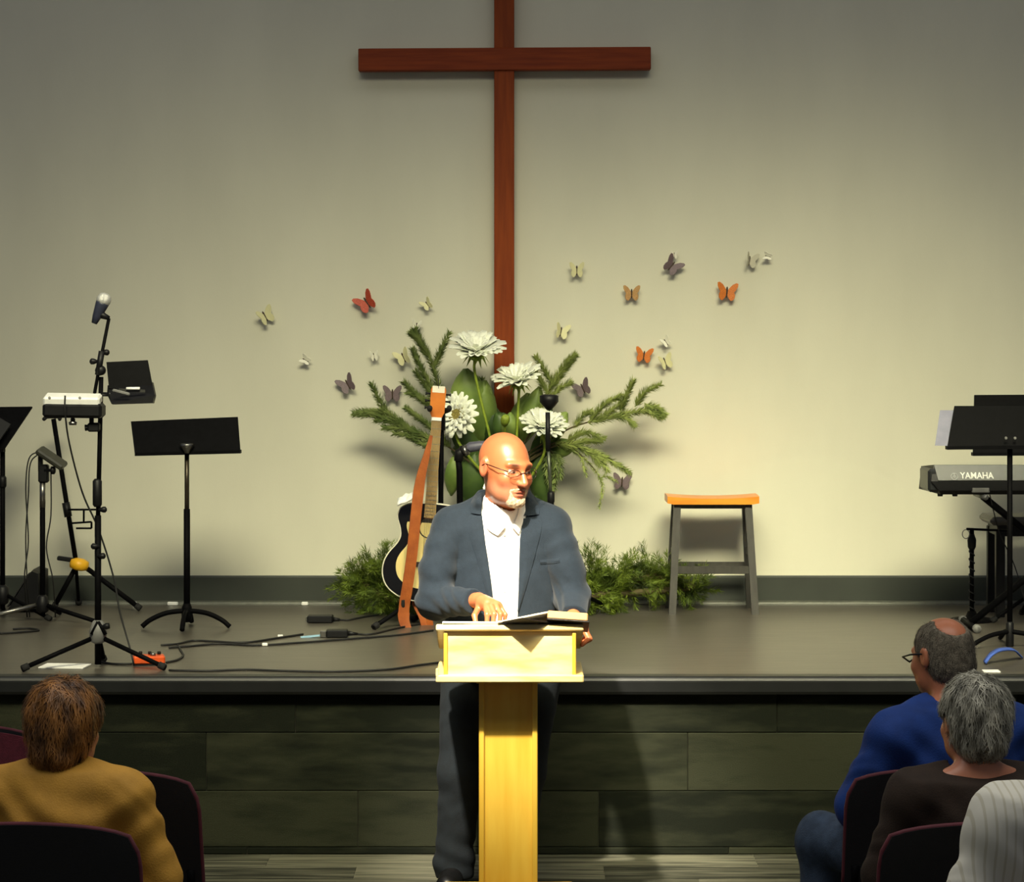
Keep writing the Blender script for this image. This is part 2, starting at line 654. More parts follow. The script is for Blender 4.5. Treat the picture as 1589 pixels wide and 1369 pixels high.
# ================================================================== the cross
t = thing('wall_cross', (-0.04, WY, 1.6), 'tall red-brown wooden cross mounted on the back wall', 'cross')
v_top, v_bot = W(0, -190, WY).z, W(0, 760, WY).z
vx0, vx1 = W(767, 0, WY).x, W(798, 0, WY).x
mk('upright_beam', box(((vx0 + vx1) / 2 , WY - 0.055, (v_top + v_bot) / 2), (vx1 - vx0, 0.07, v_top - v_bot), bev=0.004), M_cherry, t)
hx0, hx1 = W(556, 0, WY - .1).x, W(1010, 0, WY - .1).x
hz0, hz1 = W(0, 109, WY - .1).z, W(0, 74, WY - .1).z
mk('cross_beam', box(((hx0 + hx1) / 2, WY - 0.062, (hz0 + hz1) / 2), (hx1 - hx0, 0.085, hz1 - hz0), R=rot(0, -0.35, 0), bev=0.004), M_cherryh, t)
for z in (2.1, 3.2):
    mk('mounting_bracket', box(((vx0 + vx1) / 2, WY - 0.011, z), (0.06, 0.022, 0.12), bev=0.002), M_black, t)

# ================================================================== butterflies on the wall
WING = [(0.015, .05), (.10, .2), (.24, .36), (.40, .45), (.49, .42), (.48, .28), (.40, .12), (.33, .02), (.38, -.10), (.37, -.24), (.29, -.34), (.19, -.36), (.09, -.24), (.015, -.10)]
BUT_M = {
    'white': (mat('butterfly_white', (240, 238, 222), rough=0.6, var=0.05, scale=60), 'white'),
    'cream': (mat('butterfly_cream', (226, 222, 176), rough=0.6, var=0.08, scale=60), 'cream'),
    'grey': (mat('butterfly_grey', (186, 182, 160), rough=0.6, var=0.08, scale=60), 'pale grey'),
    'purple': (mat('butterfly_purple', (132, 114, 118), rough=0.6, rgb2=(92, 78, 82), scale=45), 'purple-grey'),
    'orange': (mat('butterfly_orange', (222, 132, 52), rough=0.6, rgb2=(184, 92, 30), scale=40), 'orange'),
    'peach': (mat('butterfly_peach', (206, 168, 112), rough=0.6, rgb2=(160, 112, 64), scale=40), 'peach-brown'),
    'red': (mat('butterfly_red', (204, 92, 62), rough=0.6, rgb2=(160, 52, 34), scale=40), 'red-orange'),
}
M_bbody = mat('butterfly_body', (62, 46, 32), rough=0.7)
BUTS = [  # px, py, width px, tilt in the wall plane, turn, wing lift, colour, label
    (410, 491, 32, 30, 25, 35, 'cream', 'cream butterfly farthest left on the wall, high above the music stand'),
    (474, 559, 20, 60, 10, 45, 'white', 'tiny white butterfly on the wall right of the black music stand'),
    (571, 470, 36, 35, -15, 30, 'red', 'red-orange butterfly on the wall left of the cross'),
    (664, 473, 22, 35, -10, 40, 'cream', 'small cream butterfly just right of and level with the red-orange one'),
    (646, 507, 23, -10, 0, 50, 'white', 'small white butterfly at the top left tip of the fir branches'),
    (580, 553, 19, 10, 10, 48, 'white', 'tiny white butterfly above the two purple-grey ones left of the bouquet'),
    (627, 555, 30, 25, -10, 38, 'cream', 'cream-white butterfly beside the upper left fir branch'),
    (541, 597, 32, 30, -15, 30, 'purple', 'purple-grey butterfly leftmost of the two left of the bouquet'),
    (609, 612, 30, 0, 0, 20, 'purple', 'purple-grey butterfly with spread wings nearest the guitar headstock'),
    (895, 420, 28, 0, 0, 38, 'cream', 'cream butterfly alone high on the wall right of the cross'),
    (869, 515, 28, -12, 22, 35, 'cream', 'cream butterfly low beside the cross above the right fir sprigs'),
    (980, 456, 28, 0, 0, 25, 'peach', 'peach-brown butterfly on the wall between cream and orange ones'),
    (1046, 396, 15, 0, 0, 45, 'white', 'tiny white butterfly touching the top of a dark purple one'),
    (1041, 413, 32, -40, 10, 30, 'purple', 'dark purple-grey butterfly highest on the right side of the wall'),
    (1161, 405, 28, -10, 30, 40, 'grey', 'pale grey butterfly far right on the wall above the orange one'),
    (1191, 398, 17, 75, 5, 45, 'white', 'tiny white butterfly farthest right on the wall'),
    (1127, 454, 33, -5, 8, 15, 'orange', 'orange butterfly farthest right, high above the wooden stool'),
    (999, 552, 28, -8, 0, 18, 'orange', 'orange butterfly low on the wall above the right fir branch'),
    (1033, 531, 20, 35, 5, 45, 'white', 'tiny white butterfly just above the orange and cream pair'),
    (1031, 562, 28, 20, 15, 40, 'cream', 'cream butterfly touching distance right of the lower orange one'),
    (905, 603, 30, 25, -10, 25, 'purple', 'purple-grey butterfly between the fir sprigs right of the mic stand'),
    (965, 748, 30, -5, 0, 20, 'purple', 'purple-grey butterfly at the lowest fir tip right of the speaker'),
]
wing_cache = {}
for px, py, wpx, tilt, turn, lift, colr, lab in BUTS:
    y = WY - 0.03
    c = W(px, py, y)
    s = wpx / 298.0 * 1.05
    t = thing('butterfly', c, lab, 'butterfly', 'paper butterflies on the back wall')
    t.rotation_euler = (Matrix.Rotation(math.radians(turn), 3, 'Z') @ Matrix.Rotation(math.radians(-tilt), 3, 'Y')).to_euler()
    t.scale = (s, s, s)
    for sd in (1, -1):
        key = (colr, sd)
        if key not in wing_cache:
            V, Fc = prism([(x * sd, z) for x, z in WING], 0.03)
            me_o = mk('wing', (V, Fc), BUT_M[colr][0])
            wing_cache[key] = me_o.data
            wo = me_o
        else:
            wo = bpy.data.objects.new('wing', wing_cache[key])
            COL.objects.link(wo)
        wo.parent = t
        wo.location = (0, -0.1, 0)
        wo.rotation_euler = (0, 0, math.radians(-lift * sd))
    if 'body' not in wing_cache:
        bo = mk('body', tube([(0, -0.1, z) for z in (-.26, -.2, -.05, .1, .2, .26)], [.012, .035, .045, .05, .04, .015], 8), M_bbody, smooth=True)
        wing_cache['body'] = bo.data
    else:
        bo = bpy.data.objects.new('body', wing_cache['body'])
        COL.objects.link(bo)
    bo.parent = t
# ================================================================== flower arrangement behind the speaker
AY = 13.78


def needles(path, n, ln, spread, rng, wid=0.004, taper=True):
    """Flat two-triangle needles set around a stem path."""
    P = [Vector(p) for p in path]
    V, Fc = [], []
    m = len(P) - 1
    for i in range(n):
        u = rng.random() * m
        k = min(int(u), m - 1)
        p = P[k].lerp(P[k + 1], u - k)
        t = (P[k + 1] - P[k]).normalized()
        a = t.orthogonal().normalized()
        b = t.cross(a)
        an = rng.random() * 6.283
        side = a * math.cos(an) + b * math.sin(an)
        d = (t * (0.55 + 0.5 * rng.random()) + side * spread * (0.7 + 0.6 * rng.random())).normalized()
        l = ln * (0.7 + 0.5 * rng.random())
        if taper:
            l *= 1.0 - 0.25 * (u / m)
        w = d.cross(side).normalized() * wid * 0.5
        n0 = len(V)
        V += [tuple(p), tuple(p + d * l * 0.45 + w), tuple(p + d * l), tuple(p + d * l * 0.45 - w)]
        Fc.append((n0, n0 + 1, n0 + 2, n0 + 3))
    return V, Fc


def fir_branch(parent, main, fingers, m, dens=2300, yoff=0.0, ln=0.050, base_w=0.006):
    """main and fingers are pixel polylines; depth wavers a little about the bouquet's own depth."""
    rng = random.Random(int(main[0][0] * 31 + main[-1][1]))

    def line(pts):
        out = []
        for i, p in enumerate(pts):
            dy = p[2] if len(p) > 2 else 0.0
            out.append(W(p[0], p[1], AY + yoff + dy))
        return spline(out, 6) if len(out) > 2 else [out[0], out[0].lerp(out[1], .5), out[1]]
    ml = line(main)
    st = mk('fir_branch', tube(ml, [base_w * (1 - 0.7 * i / (len(ml) - 1)) for i in range(len(ml))], 6), M_twig, parent, smooth=True)
    parts = []
    for fl in [main[len(main) // 3:]] + fingers:
        pl = line(fl)
        length = sum((pl[i + 1] - pl[i]).length for i in range(len(pl) - 1))
        parts.append(needles(pl, int(dens * length), ln, 0.85, rng, wid=0.0052))
        if fl is not main:
            parts.append(tube(pl, 0.0022, 4))
    nd = mk('needles', cat_vf(*parts), m, st)
    props(nd, kind='stuff')
    return st


arr = thing('flower_arrangement', (W(790, 0, AY).x, AY, ST), 'tall arrangement of giant white daisies and fir branches below the cross', 'flowers')
vx = W(792, 0, AY).x
mk('vase', lathe([(0.09, 0.0), (0.115, 0.01), (0.12, 0.2), (0.10, 0.5), (0.085, 0.72), (0.10, 0.80), (0.095, 0.80), (0.075, 0.72), (0.06, 0.5)], (vx, AY, ST), 24),
   mat('dark_glazed_ceramic', (44, 52, 40), rough=0.3, var=0.12), arr, smooth=True)

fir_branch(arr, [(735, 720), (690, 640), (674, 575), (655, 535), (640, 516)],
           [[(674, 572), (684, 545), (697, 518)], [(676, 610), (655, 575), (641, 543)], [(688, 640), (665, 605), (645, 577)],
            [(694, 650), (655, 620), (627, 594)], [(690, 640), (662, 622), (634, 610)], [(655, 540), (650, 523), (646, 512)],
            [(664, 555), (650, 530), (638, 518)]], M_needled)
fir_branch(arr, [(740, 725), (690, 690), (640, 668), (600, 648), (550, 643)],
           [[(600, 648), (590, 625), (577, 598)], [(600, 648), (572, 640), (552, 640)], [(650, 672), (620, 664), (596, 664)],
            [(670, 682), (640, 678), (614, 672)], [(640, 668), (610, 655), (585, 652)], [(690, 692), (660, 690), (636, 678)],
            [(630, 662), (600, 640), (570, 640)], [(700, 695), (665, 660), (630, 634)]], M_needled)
fir_branch(arr, [(800, 710), (835, 650), (856, 598), (878, 565), (892, 552)],
           [[(858, 598), (845, 575), (832, 555)], [(852, 606), (872, 580), (888, 560)], [(846, 630), (866, 605), (884, 594)], [(850, 612), (838, 590), (830, 575)]], M_needle)
fir_branch(arr, [(800, 715), (870, 672), (910, 656), (960, 645), (1000, 638), (1030, 645)],
           [[(962, 640), (972, 615), (982, 591)], [(985, 632), (1000, 610), (1024, 597)], [(915, 655), (935, 630), (962, 615)],
            [(925, 655), (945, 640), (968, 622)], [(1000, 632), (1018, 632), (1031, 642)], [(955, 646), (972, 650), (984, 660)],
            [(1000, 625), (1012, 640), (1025, 648)], [(890, 665), (905, 645), (915, 640)]], M_needle)
fir_branch(arr, [(800, 720), (860, 688), (900, 695), (935, 708), (976, 733)],
           [[(925, 704), (935, 715), (942, 730)], [(880, 684), (905, 672), (936, 680)], [(880, 690), (910, 685), (930, 684)], [(905, 697), (920, 708), (930, 722)]], M_needle)
fir_branch(arr, [(800, 725), (870, 690), (910, 715), (934, 750), (930, 787)],
           [[(930, 742), (942, 740), (958, 748)], [(900, 705), (905, 722), (910, 738)]], M_needle, dens=800, ln=0.03)
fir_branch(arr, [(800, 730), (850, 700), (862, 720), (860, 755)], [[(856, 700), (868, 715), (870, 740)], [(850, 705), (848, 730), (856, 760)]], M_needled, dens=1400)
fir_branch(arr, [(740, 730), (742, 640), (748, 590)], [[(742, 660), (735, 625), (725, 600)], [(742, 670), (700, 655), (690, 650)]], M_needled, yoff=0.1)


# leaves: a folded blade between two pixels with a width in pixels
def leaf(p0, p1, wpx, m, bend=0.04, yoff=0.0, name='leaf', parent=arr, yy=None):
    y = (yy or AY) + yoff
    a, b = W(p0[0], p0[1], y), W(p1[0], p1[1], y - 0.06)
    ax = b - a
    side = Vector((0, 1, 0.0)).cross(ax).normalized()
    w = wpx / 306.0 / 2

    def fn(u, v):
        s = (v - 0.5) * 2
        wd = w * (math.sin(math.pi * min(1, u * 0.96 + 0.02)) ** 0.75)
        return a + ax * u + side * (s * wd) + Vector((0, -1, 0)) * (bend * math.sin(math.pi * u) - 0.35 * w * s * s)
    return mk(name, grid_surface(fn, 8, 4, 0.002, (0, 1, 0)), m, parent, smooth=True)


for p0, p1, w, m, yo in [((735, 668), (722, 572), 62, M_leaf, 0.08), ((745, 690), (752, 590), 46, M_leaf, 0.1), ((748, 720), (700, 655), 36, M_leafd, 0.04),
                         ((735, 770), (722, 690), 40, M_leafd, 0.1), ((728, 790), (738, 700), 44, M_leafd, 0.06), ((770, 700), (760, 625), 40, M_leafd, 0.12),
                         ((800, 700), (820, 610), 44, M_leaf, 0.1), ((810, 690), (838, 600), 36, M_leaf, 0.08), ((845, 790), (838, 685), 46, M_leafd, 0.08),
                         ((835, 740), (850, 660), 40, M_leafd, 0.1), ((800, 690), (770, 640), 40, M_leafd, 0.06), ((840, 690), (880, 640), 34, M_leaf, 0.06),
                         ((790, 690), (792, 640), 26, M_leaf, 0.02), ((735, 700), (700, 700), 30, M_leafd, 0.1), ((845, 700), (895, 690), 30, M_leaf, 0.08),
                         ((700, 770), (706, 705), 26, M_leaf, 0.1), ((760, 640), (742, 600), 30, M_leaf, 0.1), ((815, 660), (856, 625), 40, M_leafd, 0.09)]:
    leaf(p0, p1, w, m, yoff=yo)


def petal_mesh():
    def fn(u, v):
        s = (v - 0.5) * 2
        wd = 0.19 * math.sin(math.pi * (0.08 + 0.86 * u ** 0.8)) ** 0.6
        return Vector((s * wd, u, 0.16 * u * u + 0.10 * s * s * wd / 0.19 - 0.12 * u ** 4))
    V, Fc = grid_surface(fn, 5, 2, 0.02, (0, 0, -1))
    o = mk('petal', (V, Fc), M_petal, smooth=True)
    me = o.data
    bpy.data.objects.remove(o)
    return me


PETAL = petal_mesh()


def daisy(px, py, rad_px, nrm, n_out, cup, stem_to, disc=0.30, seed=1):
    y = AY - 0.10
    c = W(px, py, y)
    R = rad_px / (F / y)
    q = Vector((0, 0, 1)).rotation_difference(Vector(nrm).normalized())
    M3 = q.to_matrix()
    rng = random.Random(seed)
    stem = mk('flower_stem', tube(spline([c - M3 @ Vector((0, 0, R * .25)), c + Vector((0, 0.03, -0.14)), stem_to], 6), 0.007, 8), M_calyx, arr, smooth=True)
    props(stem, 'giant white daisy head on its green stem')
    for ring, (n, ln, el) in enumerate(((n_out, 1.0, cup), (n_out - 3, 0.86, cup + 14), (n_out - 7, 0.62, cup + 30))):
        for i in range(n):
            p = bpy.data.objects.new('petal', PETAL)
            COL.objects.link(p)
            p.parent = stem
            an = 2 * math.pi * (i + 0.5 * ring + 0.25 * rng.random()) / n
            rm = M3.to_4x4() @ Matrix.Rotation(an, 4, 'Z') @ Matrix.Rotation(math.radians(el + rng.uniform(-7, 7)), 4, 'X')
            s = R * ln * (0.93 + 0.14 * rng.random())
            p.matrix_local = Matrix.Translation(c - BASE[arr.name]) @ rm @ Matrix.Diagonal((s, s, s, 1)) @ Matrix.Translation((0, 0.12, 0.0))
    mk('flower_disc', lathe([(0.0, -0.02), (R * disc, 0.0), (R * disc, 0.03 * 1), (R * disc * .75, R * .2), (R * disc * .3, R * .22), (0.001, R * .2)], c, 16, M3), M_disc, stem, smooth=True)
    parts = [lathe([(0.01, -R * .32), (R * .22, -R * .22), (R * .34, -R * .05), (R * .2, 0.0)], c, 12, M3)]
    for i in range(11):
        an = 2 * math.pi * i / 11
        d = Vector((math.cos(an), math.sin(an), 0))
        e = Vector((-math.sin(an), math.cos(an), 0)) * R * 0.07
        a0, a1 = d * R * .3 - Vector((0, 0, R * .06)), d * R * .52 - Vector((0, 0, R * .42))
        pts = [a0 - e, a0 + e, a1, (a0 - e) + Vector((0, 0, -.004)), (a0 + e) + Vector((0, 0, -.004))]
        parts.append(([tuple(M3 @ p + c) for p in pts], [(0, 1, 2), (4, 3, 2), (0, 3, 4, 1), (0, 2, 3), (1, 4, 2)]))
    mk('calyx', cat_vf(*parts), M_calyx, stem)


vase_in = Vector((vx, AY, ST + 0.6))
daisy(739, 548, 42, (0.05, -0.42, 0.9), 24, 14, vase_in + Vector((-0.03, 0, 0)), seed=2)
daisy(804, 593, 37, (-0.2, -0.40, 0.88), 22, 16, vase_in + Vector((0.02, 0, 0)), seed=3)
daisy(711, 643, 33, (-0.42, -0.85, 0.12), 18, 4, vase_in + Vector((-0.05, 0, 0)), disc=0.42, seed=4)
daisy(843, 665, 36, (0.1, -0.5, 0.86), 24, 12, vase_in + Vector((0.05, 0, 0)), seed=5)
# half-open bud
bc = W(784, 652, AY - 0.14)
bs = mk('bud', lathe([(0.004, -.05), (.018, -.03), (.024, 0), (.020, .02), (.012, .03), (.002, .026)], bc, 12, rot(50, 0, 10)), M_calyx, arr, smooth=True)
mk('bud_stem', tube(spline([bc + Vector((0, .02, -.03)), bc + Vector((0, .06, -.1)), vase_in], 5), 0.005, 6), M_calyx, bs, smooth=True)


# ================================================================== evergreen garland on the stage floor along the wall
def garland(name, label, blobs, seed):
    """blobs: (px, py, depth, radius m, sprigs)"""
    rng = random.Random(seed)
    base = W(blobs[0][0], 940, blobs[0][2])
    t = thing(name, (base.x, base.y, ST), label, 'garland', 'evergreen garland along the stage wall')
    core = [W(b[0], b[1], b[2]) for b in blobs]
    core = [Vector((c.x, c.y, max(c.z, ST + 0.03))) for c in core]
    if len(core) > 1:
        mk('garland_core', tube(spline(core, 5), 0.018, 6), M_twig, t, smooth=True)
    for (px, py, y, r, n), c in zip(blobs, core):
        parts = []
        for i in range(n):
            d = Vector((rng.gauss(0, 1), rng.gauss(0, .6), rng.gauss(0.15, .9))).normalized()
            p0 = c + Vector((rng.uniform(-1, 1), rng.uniform(-.6, .6), rng.uniform(-.8, .8))) * r * 0.5
            p1 = p0 + d * r * rng.uniform(.5, .95)
            p2 = p1 + (d + Vector((0, 0, -.3 + .5 * rng.random()))).normalized() * r * 0.35
            pts = [Vector((p.x, min(p.y, WY - 0.02), max(p.z, ST + 0.004))) for p in (p0, p1, p2)]
            V, Fc = needles(pts, 46, 0.05, 0.8, rng, wid=0.0042)
            V = [(v[0], min(v[1], WY - 0.018), max(v[2], ST + 0.002)) for v in V]
            parts.append((V, Fc))
        s = mk('sprig_cluster', cat_vf(*parts), M_needleg, t)
        props(s, kind='stuff')
    return t


garland('evergreen_garland', 'bushy green garland clump on the stage left of the guitar',
        [(590, 900, 13.72, .15, 60), (575, 915, 13.72, .13, 55), (612, 915, 13.7, .13, 50), (565, 905, 13.75, .12, 40), (600, 928, 13.6, .1, 36), (640, 925, 13.6, .1, 36), (595, 880, 13.8, .1, 20)], 3)
garland('evergreen_garland', 'green garland trailing along the wall between the speaker and the stool',
        [(905, 905, 13.7, .15, 60), (930, 905, 13.7, .13, 50), (960, 905, 13.72, .12, 44), (990, 900, 13.75, .11, 36), (1020, 893, 13.8, .12, 36), (1040, 905, 13.8, .1, 30), (1072, 912, 13.85, .09, 30), (915, 925, 13.6, .1, 34), (945, 922, 13.62, .09, 30)], 5)
# ================================================================== stands and gear on the stage
def on_stage(px, Y):
    return Vector(((px - CX) * Y / F, Y, ST))


def tripod(t, c, hub, radius, angs, m=None, r=0.011, name='leg', foot_r=0.016):
    """Straight legs from a hub to rubber-footed ends on the stage floor."""
    m = m or M_black
    for a in angs:
        d = Vector((math.cos(math.radians(a)), math.sin(math.radians(a)), 0))
        p0 = c + Vector((0, 0, hub)) + d * 0.02
        p1 = c + d * radius + Vector((0, 0, 0.014))
        lg = mk(name, tube([p0, p0.lerp(p1, .5), p1], r, 8), m, t, smooth=True)
        q = p0.lerp(p1, 0.93)
        mk('rubber_foot', tube([q, p1, p1 + (p1 - p0).normalized() * 0.012], foot_r * .95, 8), M_rubber, lg, smooth=True)
    mk('leg_hub', lathe([(.014, hub - .05), (.03, hub - .04), (.034, hub), (.03, hub + .035), (.016, hub + .05)], c, 14), M_blackp, t, smooth=True)


def music_desk(t, quad, Y, thick=0.012, lip=True, m=None, tilt=0.10):
    """Tilted desk plate given by its four image corners (tl, tr, br, bl); top leans away by tilt."""
    m = m or M_black
    tl, tr, br, bl = [W(p[0], p[1], Y + (tilt if i < 2 else 0)) for i, p in enumerate(quad)]

    def fn(u, v):
        return bl.lerp(br, u).lerp(tl.lerp(tr, u), v)
    n = (br - bl).cross(tl - bl).normalized()
    if n.y < 0:
        n = -n
    d = mk('desk', grid_surface(fn, 4, 2, thick, n), m, t)
    if lip:
        e = bl.lerp(br, .5)
        ln = (br - bl)
        mk('desk_lip', prism([(-ln.length / 2, -.008), (ln.length / 2, -.008), (ln.length / 2, .008), (-ln.length / 2, .008)], 0.06,
                             rot(0, math.degrees(math.atan2(-ln.z, ln.x)), 0), e + Vector((0, 0.03, -0.004))), m, d)
    return d, bl, br


# --- black music stand in the middle left, with an arched three-legged base
cY = 13.0
c = on_stage(290, cY)
t = thing('music_stand', c, 'black music stand with a wide plain desk and arched foot, left of the guitar', 'music stand', 'music stands on the stage')
music_desk(t, [(203, 654), (369, 647), (373, 700), (209, 704)], cY - 0.05)
mk('pole', tube([c + Vector((0, 0, .05)), Vector((c.x, cY, W(0, 790, cY).z))], 0.0155, 12), M_black, t, smooth=True)
mk('pole_extension', tube([Vector((c.x, cY, W(0, 800, cY).z)), Vector((c.x, cY, W(0, 700, cY).z))], 0.0115, 12), mat('stand_bronze', (66, 58, 46), rough=0.35, metal=0.6), t, smooth=True)
mk('desk_clamp', lathe([(.010, -.03), (.016, -.02), (.03, .0), (.036, .012), (.03, .018)], W(290, 694, cY - .06), 14), M_chrome, t, smooth=True)
for a in (-12, 192, 270, 90):
    d = Vector((math.cos(math.radians(a)), math.sin(math.radians(a)), 0))
    rr = 0.215 if a in (-12, 192) else 0.19
    mk('leg', tube(spline([c + Vector((0, 0, .085)), c + d * rr * .45 + Vector((0, 0, .075)), c + d * rr * .8 + Vector((0, 0, .045)), c + d * rr + Vector((0, 0, .012))], 5), 0.012, 8), M_black, t, smooth=True)
mk('base_collar', lathe([(.022, .03), (.026, .06), (.024, .10), (.017, .12)], c, 14), M_black, t, smooth=True)

# --- music stand cut by the left edge of the picture
cY = 13.4
c = on_stage(4, cY)
t = thing('music_stand', c, 'black music stand with a tilted desk cut off by the left picture edge', 'music stand', 'music stands on the stage')
music_desk(t, [(-40, 632), (50, 631), (5, 698), (-85, 700)], cY - 0.05, tilt=0.14)
mk('desk_plate', box(W(-12, 668, cY - .07), (.12, .012, .16), R=rot(-35, 30, 0), bev=.003), M_blackp, t)
mk('pole', tube([c + Vector((0, 0, .05)), Vector((c.x, cY, W(0, 690, cY).z))], 0.013, 12), M_black, t, smooth=True)
mk('pole_clamp', lathe([(.012, -.02), (.018, -.01), (.018, .02), (.012, .03)], W(4, 690, cY), 12), M_chrome, t, smooth=True)
mk('pole_collar', lathe([(.014, -.03), (.02, -.02), (.02, .02), (.014, .03)], W(4, 748, cY), 12), M_blackp, t, smooth=True)
tripod(t, c, 0.12, 0.26, (-20, 100, 215), r=0.010)

# --- short stand with a tilted flat device, left
cY = 13.3
c = on_stage(66, cY)
t = thing('device_stand', c, 'short black tripod stand with a clamp holding a tilted flat device, far left', 'stand')
mk('pole', tube([c + Vector((0, 0, .03)), Vector((c.x, cY, W(0, 750, cY).z))], 0.0135, 12), M_black, t, smooth=True)
mk('chrome_sleeve', tube([Vector((c.x, cY, W(0, 788, cY).z)), Vector((c.x, cY, W(0, 745, cY).z))], 0.0145, 12), M_chrome, t, smooth=True)
mk('clamp', cat_vf(box(W(68, 735, cY), (.05, .05, .09), bev=.008), box(W(63, 715, cY), (.022, .03, .11), bev=.004)), M_blackp, t)
mk('knob', lathe([(.008, -.03), (.008, 0), (.02, .004), (.02, .02), (.012, .026)], W(78, 730, cY - .02), 12, rot(0, 90, 0)), M_blackp, t, smooth=True)
lg = []
for a, rr, m in ((-168, 0.33, M_chrome), (-25, 0.31, M_black), (80, 0.25, M_black)):
    d = Vector((math.cos(math.radians(a)), math.sin(math.radians(a)), 0))
    l_ = mk('leg', tube([c + Vector((0, 0, .085)), c + d * rr + Vector((0, 0, .014))], .011, 8), m, t, smooth=True)
    if m is M_chrome:
        l_['label'] = 'bare silver leg'
mk('leg_hub', lathe([(.014, .04), (.03, .05), (.034, .085), (.026, .12), (.016, .13)], c, 14), M_blackp, t, smooth=True)
dv = thing('flat_device', W(80, 712, cY), 'flat dark device tilted in the clamp of the far left stand', 'device')
R_ = rot(12, 34, 0)
mk('device_body', box(W(80, 711, cY - .02), (.155, .10, .028), R=R_, bev=.008), mat('dark_olive_plastic', (52, 52, 42), rough=.45), dv)
mk('connector', box(W(64, 702, cY - .05), (.035, .02, .016), R=R_, bev=.003), M_chrome, dv)
# two cables hanging from it
for i, pts in enumerate(([(62, 700), (45, 712), (40, 760), (44, 840), (38, 895)], [(62, 703), (47, 720), (44, 770), (40, 830), (42, 900)], [(79, 730), (79, 800), (72, 850), (82, 900)])):
    w = [W(a, b, cY + .02 + .015 * i) for a, b in pts] + [on_stage(pts[-1][0] + 4, cY + .15) + Vector((0, 0, .005))]
    k = mk('hanging_cable', tube(spline(w, 6), 0.0035, 6), M_cable, base=w[-1], smooth=True)
    props(k, ['thin cable looping down from the flat device, outermost on the left', 'thin cable beside the outermost loop under the flat device', 'thin cable hanging straight below the clamp knob of the device stand'][i], 'cable', 'cables at the device stand')

# --- black wedge monitor by the wall, far left
c = on_stage(42, 13.85)
t = thing('floor_monitor', c, 'dark wedge-shaped floor loudspeaker against the baseboard, far left', 'loudspeaker')
ol = [(-.08, 0.004), (.085, 0.004), (.085, .20), (.05, .215)]
mk('cabinet', prism(ol, 0.3, None, c, bev=.05), M_blackp, t)
mk('grille', box(c + Vector((-.022, 0, .112)), (.006, .26, .20), R=rot(0, 33, 0)), mat('speaker_grille', (34, 34, 33), rough=.7, bump=.4, bscale=400), t)

# --- leaning support stand with yellow clamp (tilted shaft, three legs, folding yoke)
cY = 13.82
c = on_stage(122, cY)
t = thing('guitar_stand', c, 'empty black folding guitar stand with a yellow clutch, behind the boom stand', 'guitar stand')
top, mid = W(83, 650, cY + .02), W(117, 866, cY)
mk('shaft', tube([mid, W(100, 760, cY + .01), top], 0.0125, 10), M_black, t, smooth=True)
mk('neck_yoke', tube(spline([top + Vector((-.04, -.05, .0)), top + Vector((-.03, 0, .01)), top + Vector((.03, 0, .01)), top + Vector((.04, -.05, 0))], 4), .01, 8), M_rubber, t, smooth=True)
mk('shaft_collar', tube([W(102, 780, cY), W(106, 802, cY)], .02, 10), M_blackp, t, smooth=True)
mk('clutch', lathe([(.02, -.03), (.046, -.022), (.05, 0), (.046, .02), (.022, .03)], W(123, 876, cY - .02), 16, rot(0, 12, 0)), M_yellow, t, smooth=True)['label'] = 'bright yellow clutch collar'
mk('clutch_lever', box(W(104, 868, cY - .02), (.10, .03, .022), R=rot(0, 8, 0), bev=.005), M_blackp, t)
for (fx, fy) in ((84, 946), (122, 940), (218, 949)):
    yy = stage_y(fy)
    p1 = on_stage(fx, yy) + Vector((0, 0, .014))
    p0 = W(118 if fx < 150 else 132, 880, cY - .01)
    l_ = mk('leg', tube([p0, p1], .0135 if fx != 122 else .009, 8), M_black, t, smooth=True)
    q = p0.lerp(p1, .92)
    mk('rubber_foot', tube([q, p1], .017, 8), M_rubber, l_, smooth=True)
for pts in (((106, 791), (150, 791)), ((130, 791), (130, 812)), ((112, 812), (142, 810)), ((142, 810), (142, 820)), ((142, 820), (118, 820))):
    mk('yoke_bar', tube([W(pts[0][0], pts[0][1], cY - .05), W(pts[1][0], pts[1][1], cY - .05)], .0055, 6), M_black, t, smooth=True)

# --- tall boom microphone stand on the left
cY = 11.52
c = on_stage(152, cY)
t = thing('boom_microphone_stand', c, 'tall black boom microphone stand at the left stage front', 'microphone stand')
pz = lambda y: W(0, y, cY).z
mk('pole', tube([c + Vector((0, 0, .012)), Vector((c.x, cY, pz(800)))], .014, 12), M_black, t, smooth=True)
mk('pole_extension', tube([Vector((c.x, cY, pz(810))), W(157, 585, cY)], .010, 12), M_black, t, smooth=True)
mk('height_clutch', lathe([(.014, -.06), (.02, -.05), (.02, .05), (.012, .06)], W(151, 765, cY), 12), M_blackp, t, smooth=True)
mk('boom_arm', tube([W(140, 648, cY - .02), W(155, 565, cY - .02), W(169, 494, cY - .02)], .0075, 10), M_black, t, smooth=True)
mk('boom_sleeve', tube([W(152, 582, cY - .02), W(158, 545, cY - .02)], .0135, 10), M_blackp, t, smooth=True)
mk('boom_clutch', lathe([(.012, -.022), (.022, -.014), (.022, .014), (.012, .022)], W(156, 575, cY - .01), 12, rot(90, 0, 0)), M_blackp, t, smooth=True)
for kx, ky in ((164, 547), (145, 561), (160, 791), (147, 848), (158, 863)):
    mk('knob', lathe([(.004, -.02), (.010, -.008), (.013, 0), (.013, .01), (.006, .016)], W(kx, ky, cY - .015), 10, rot(0, 90 if kx > 152 else -90, 0)), M_blackp, t, smooth=True)
mk('leg_brace', cat_vf(tube([W(142, 985, cY - .03), W(152, 965, cY - .02)], .008, 6), tube([W(164, 985, cY - .03), W(152, 965, cY - .02)], .008, 6)), M_black, t, smooth=True)
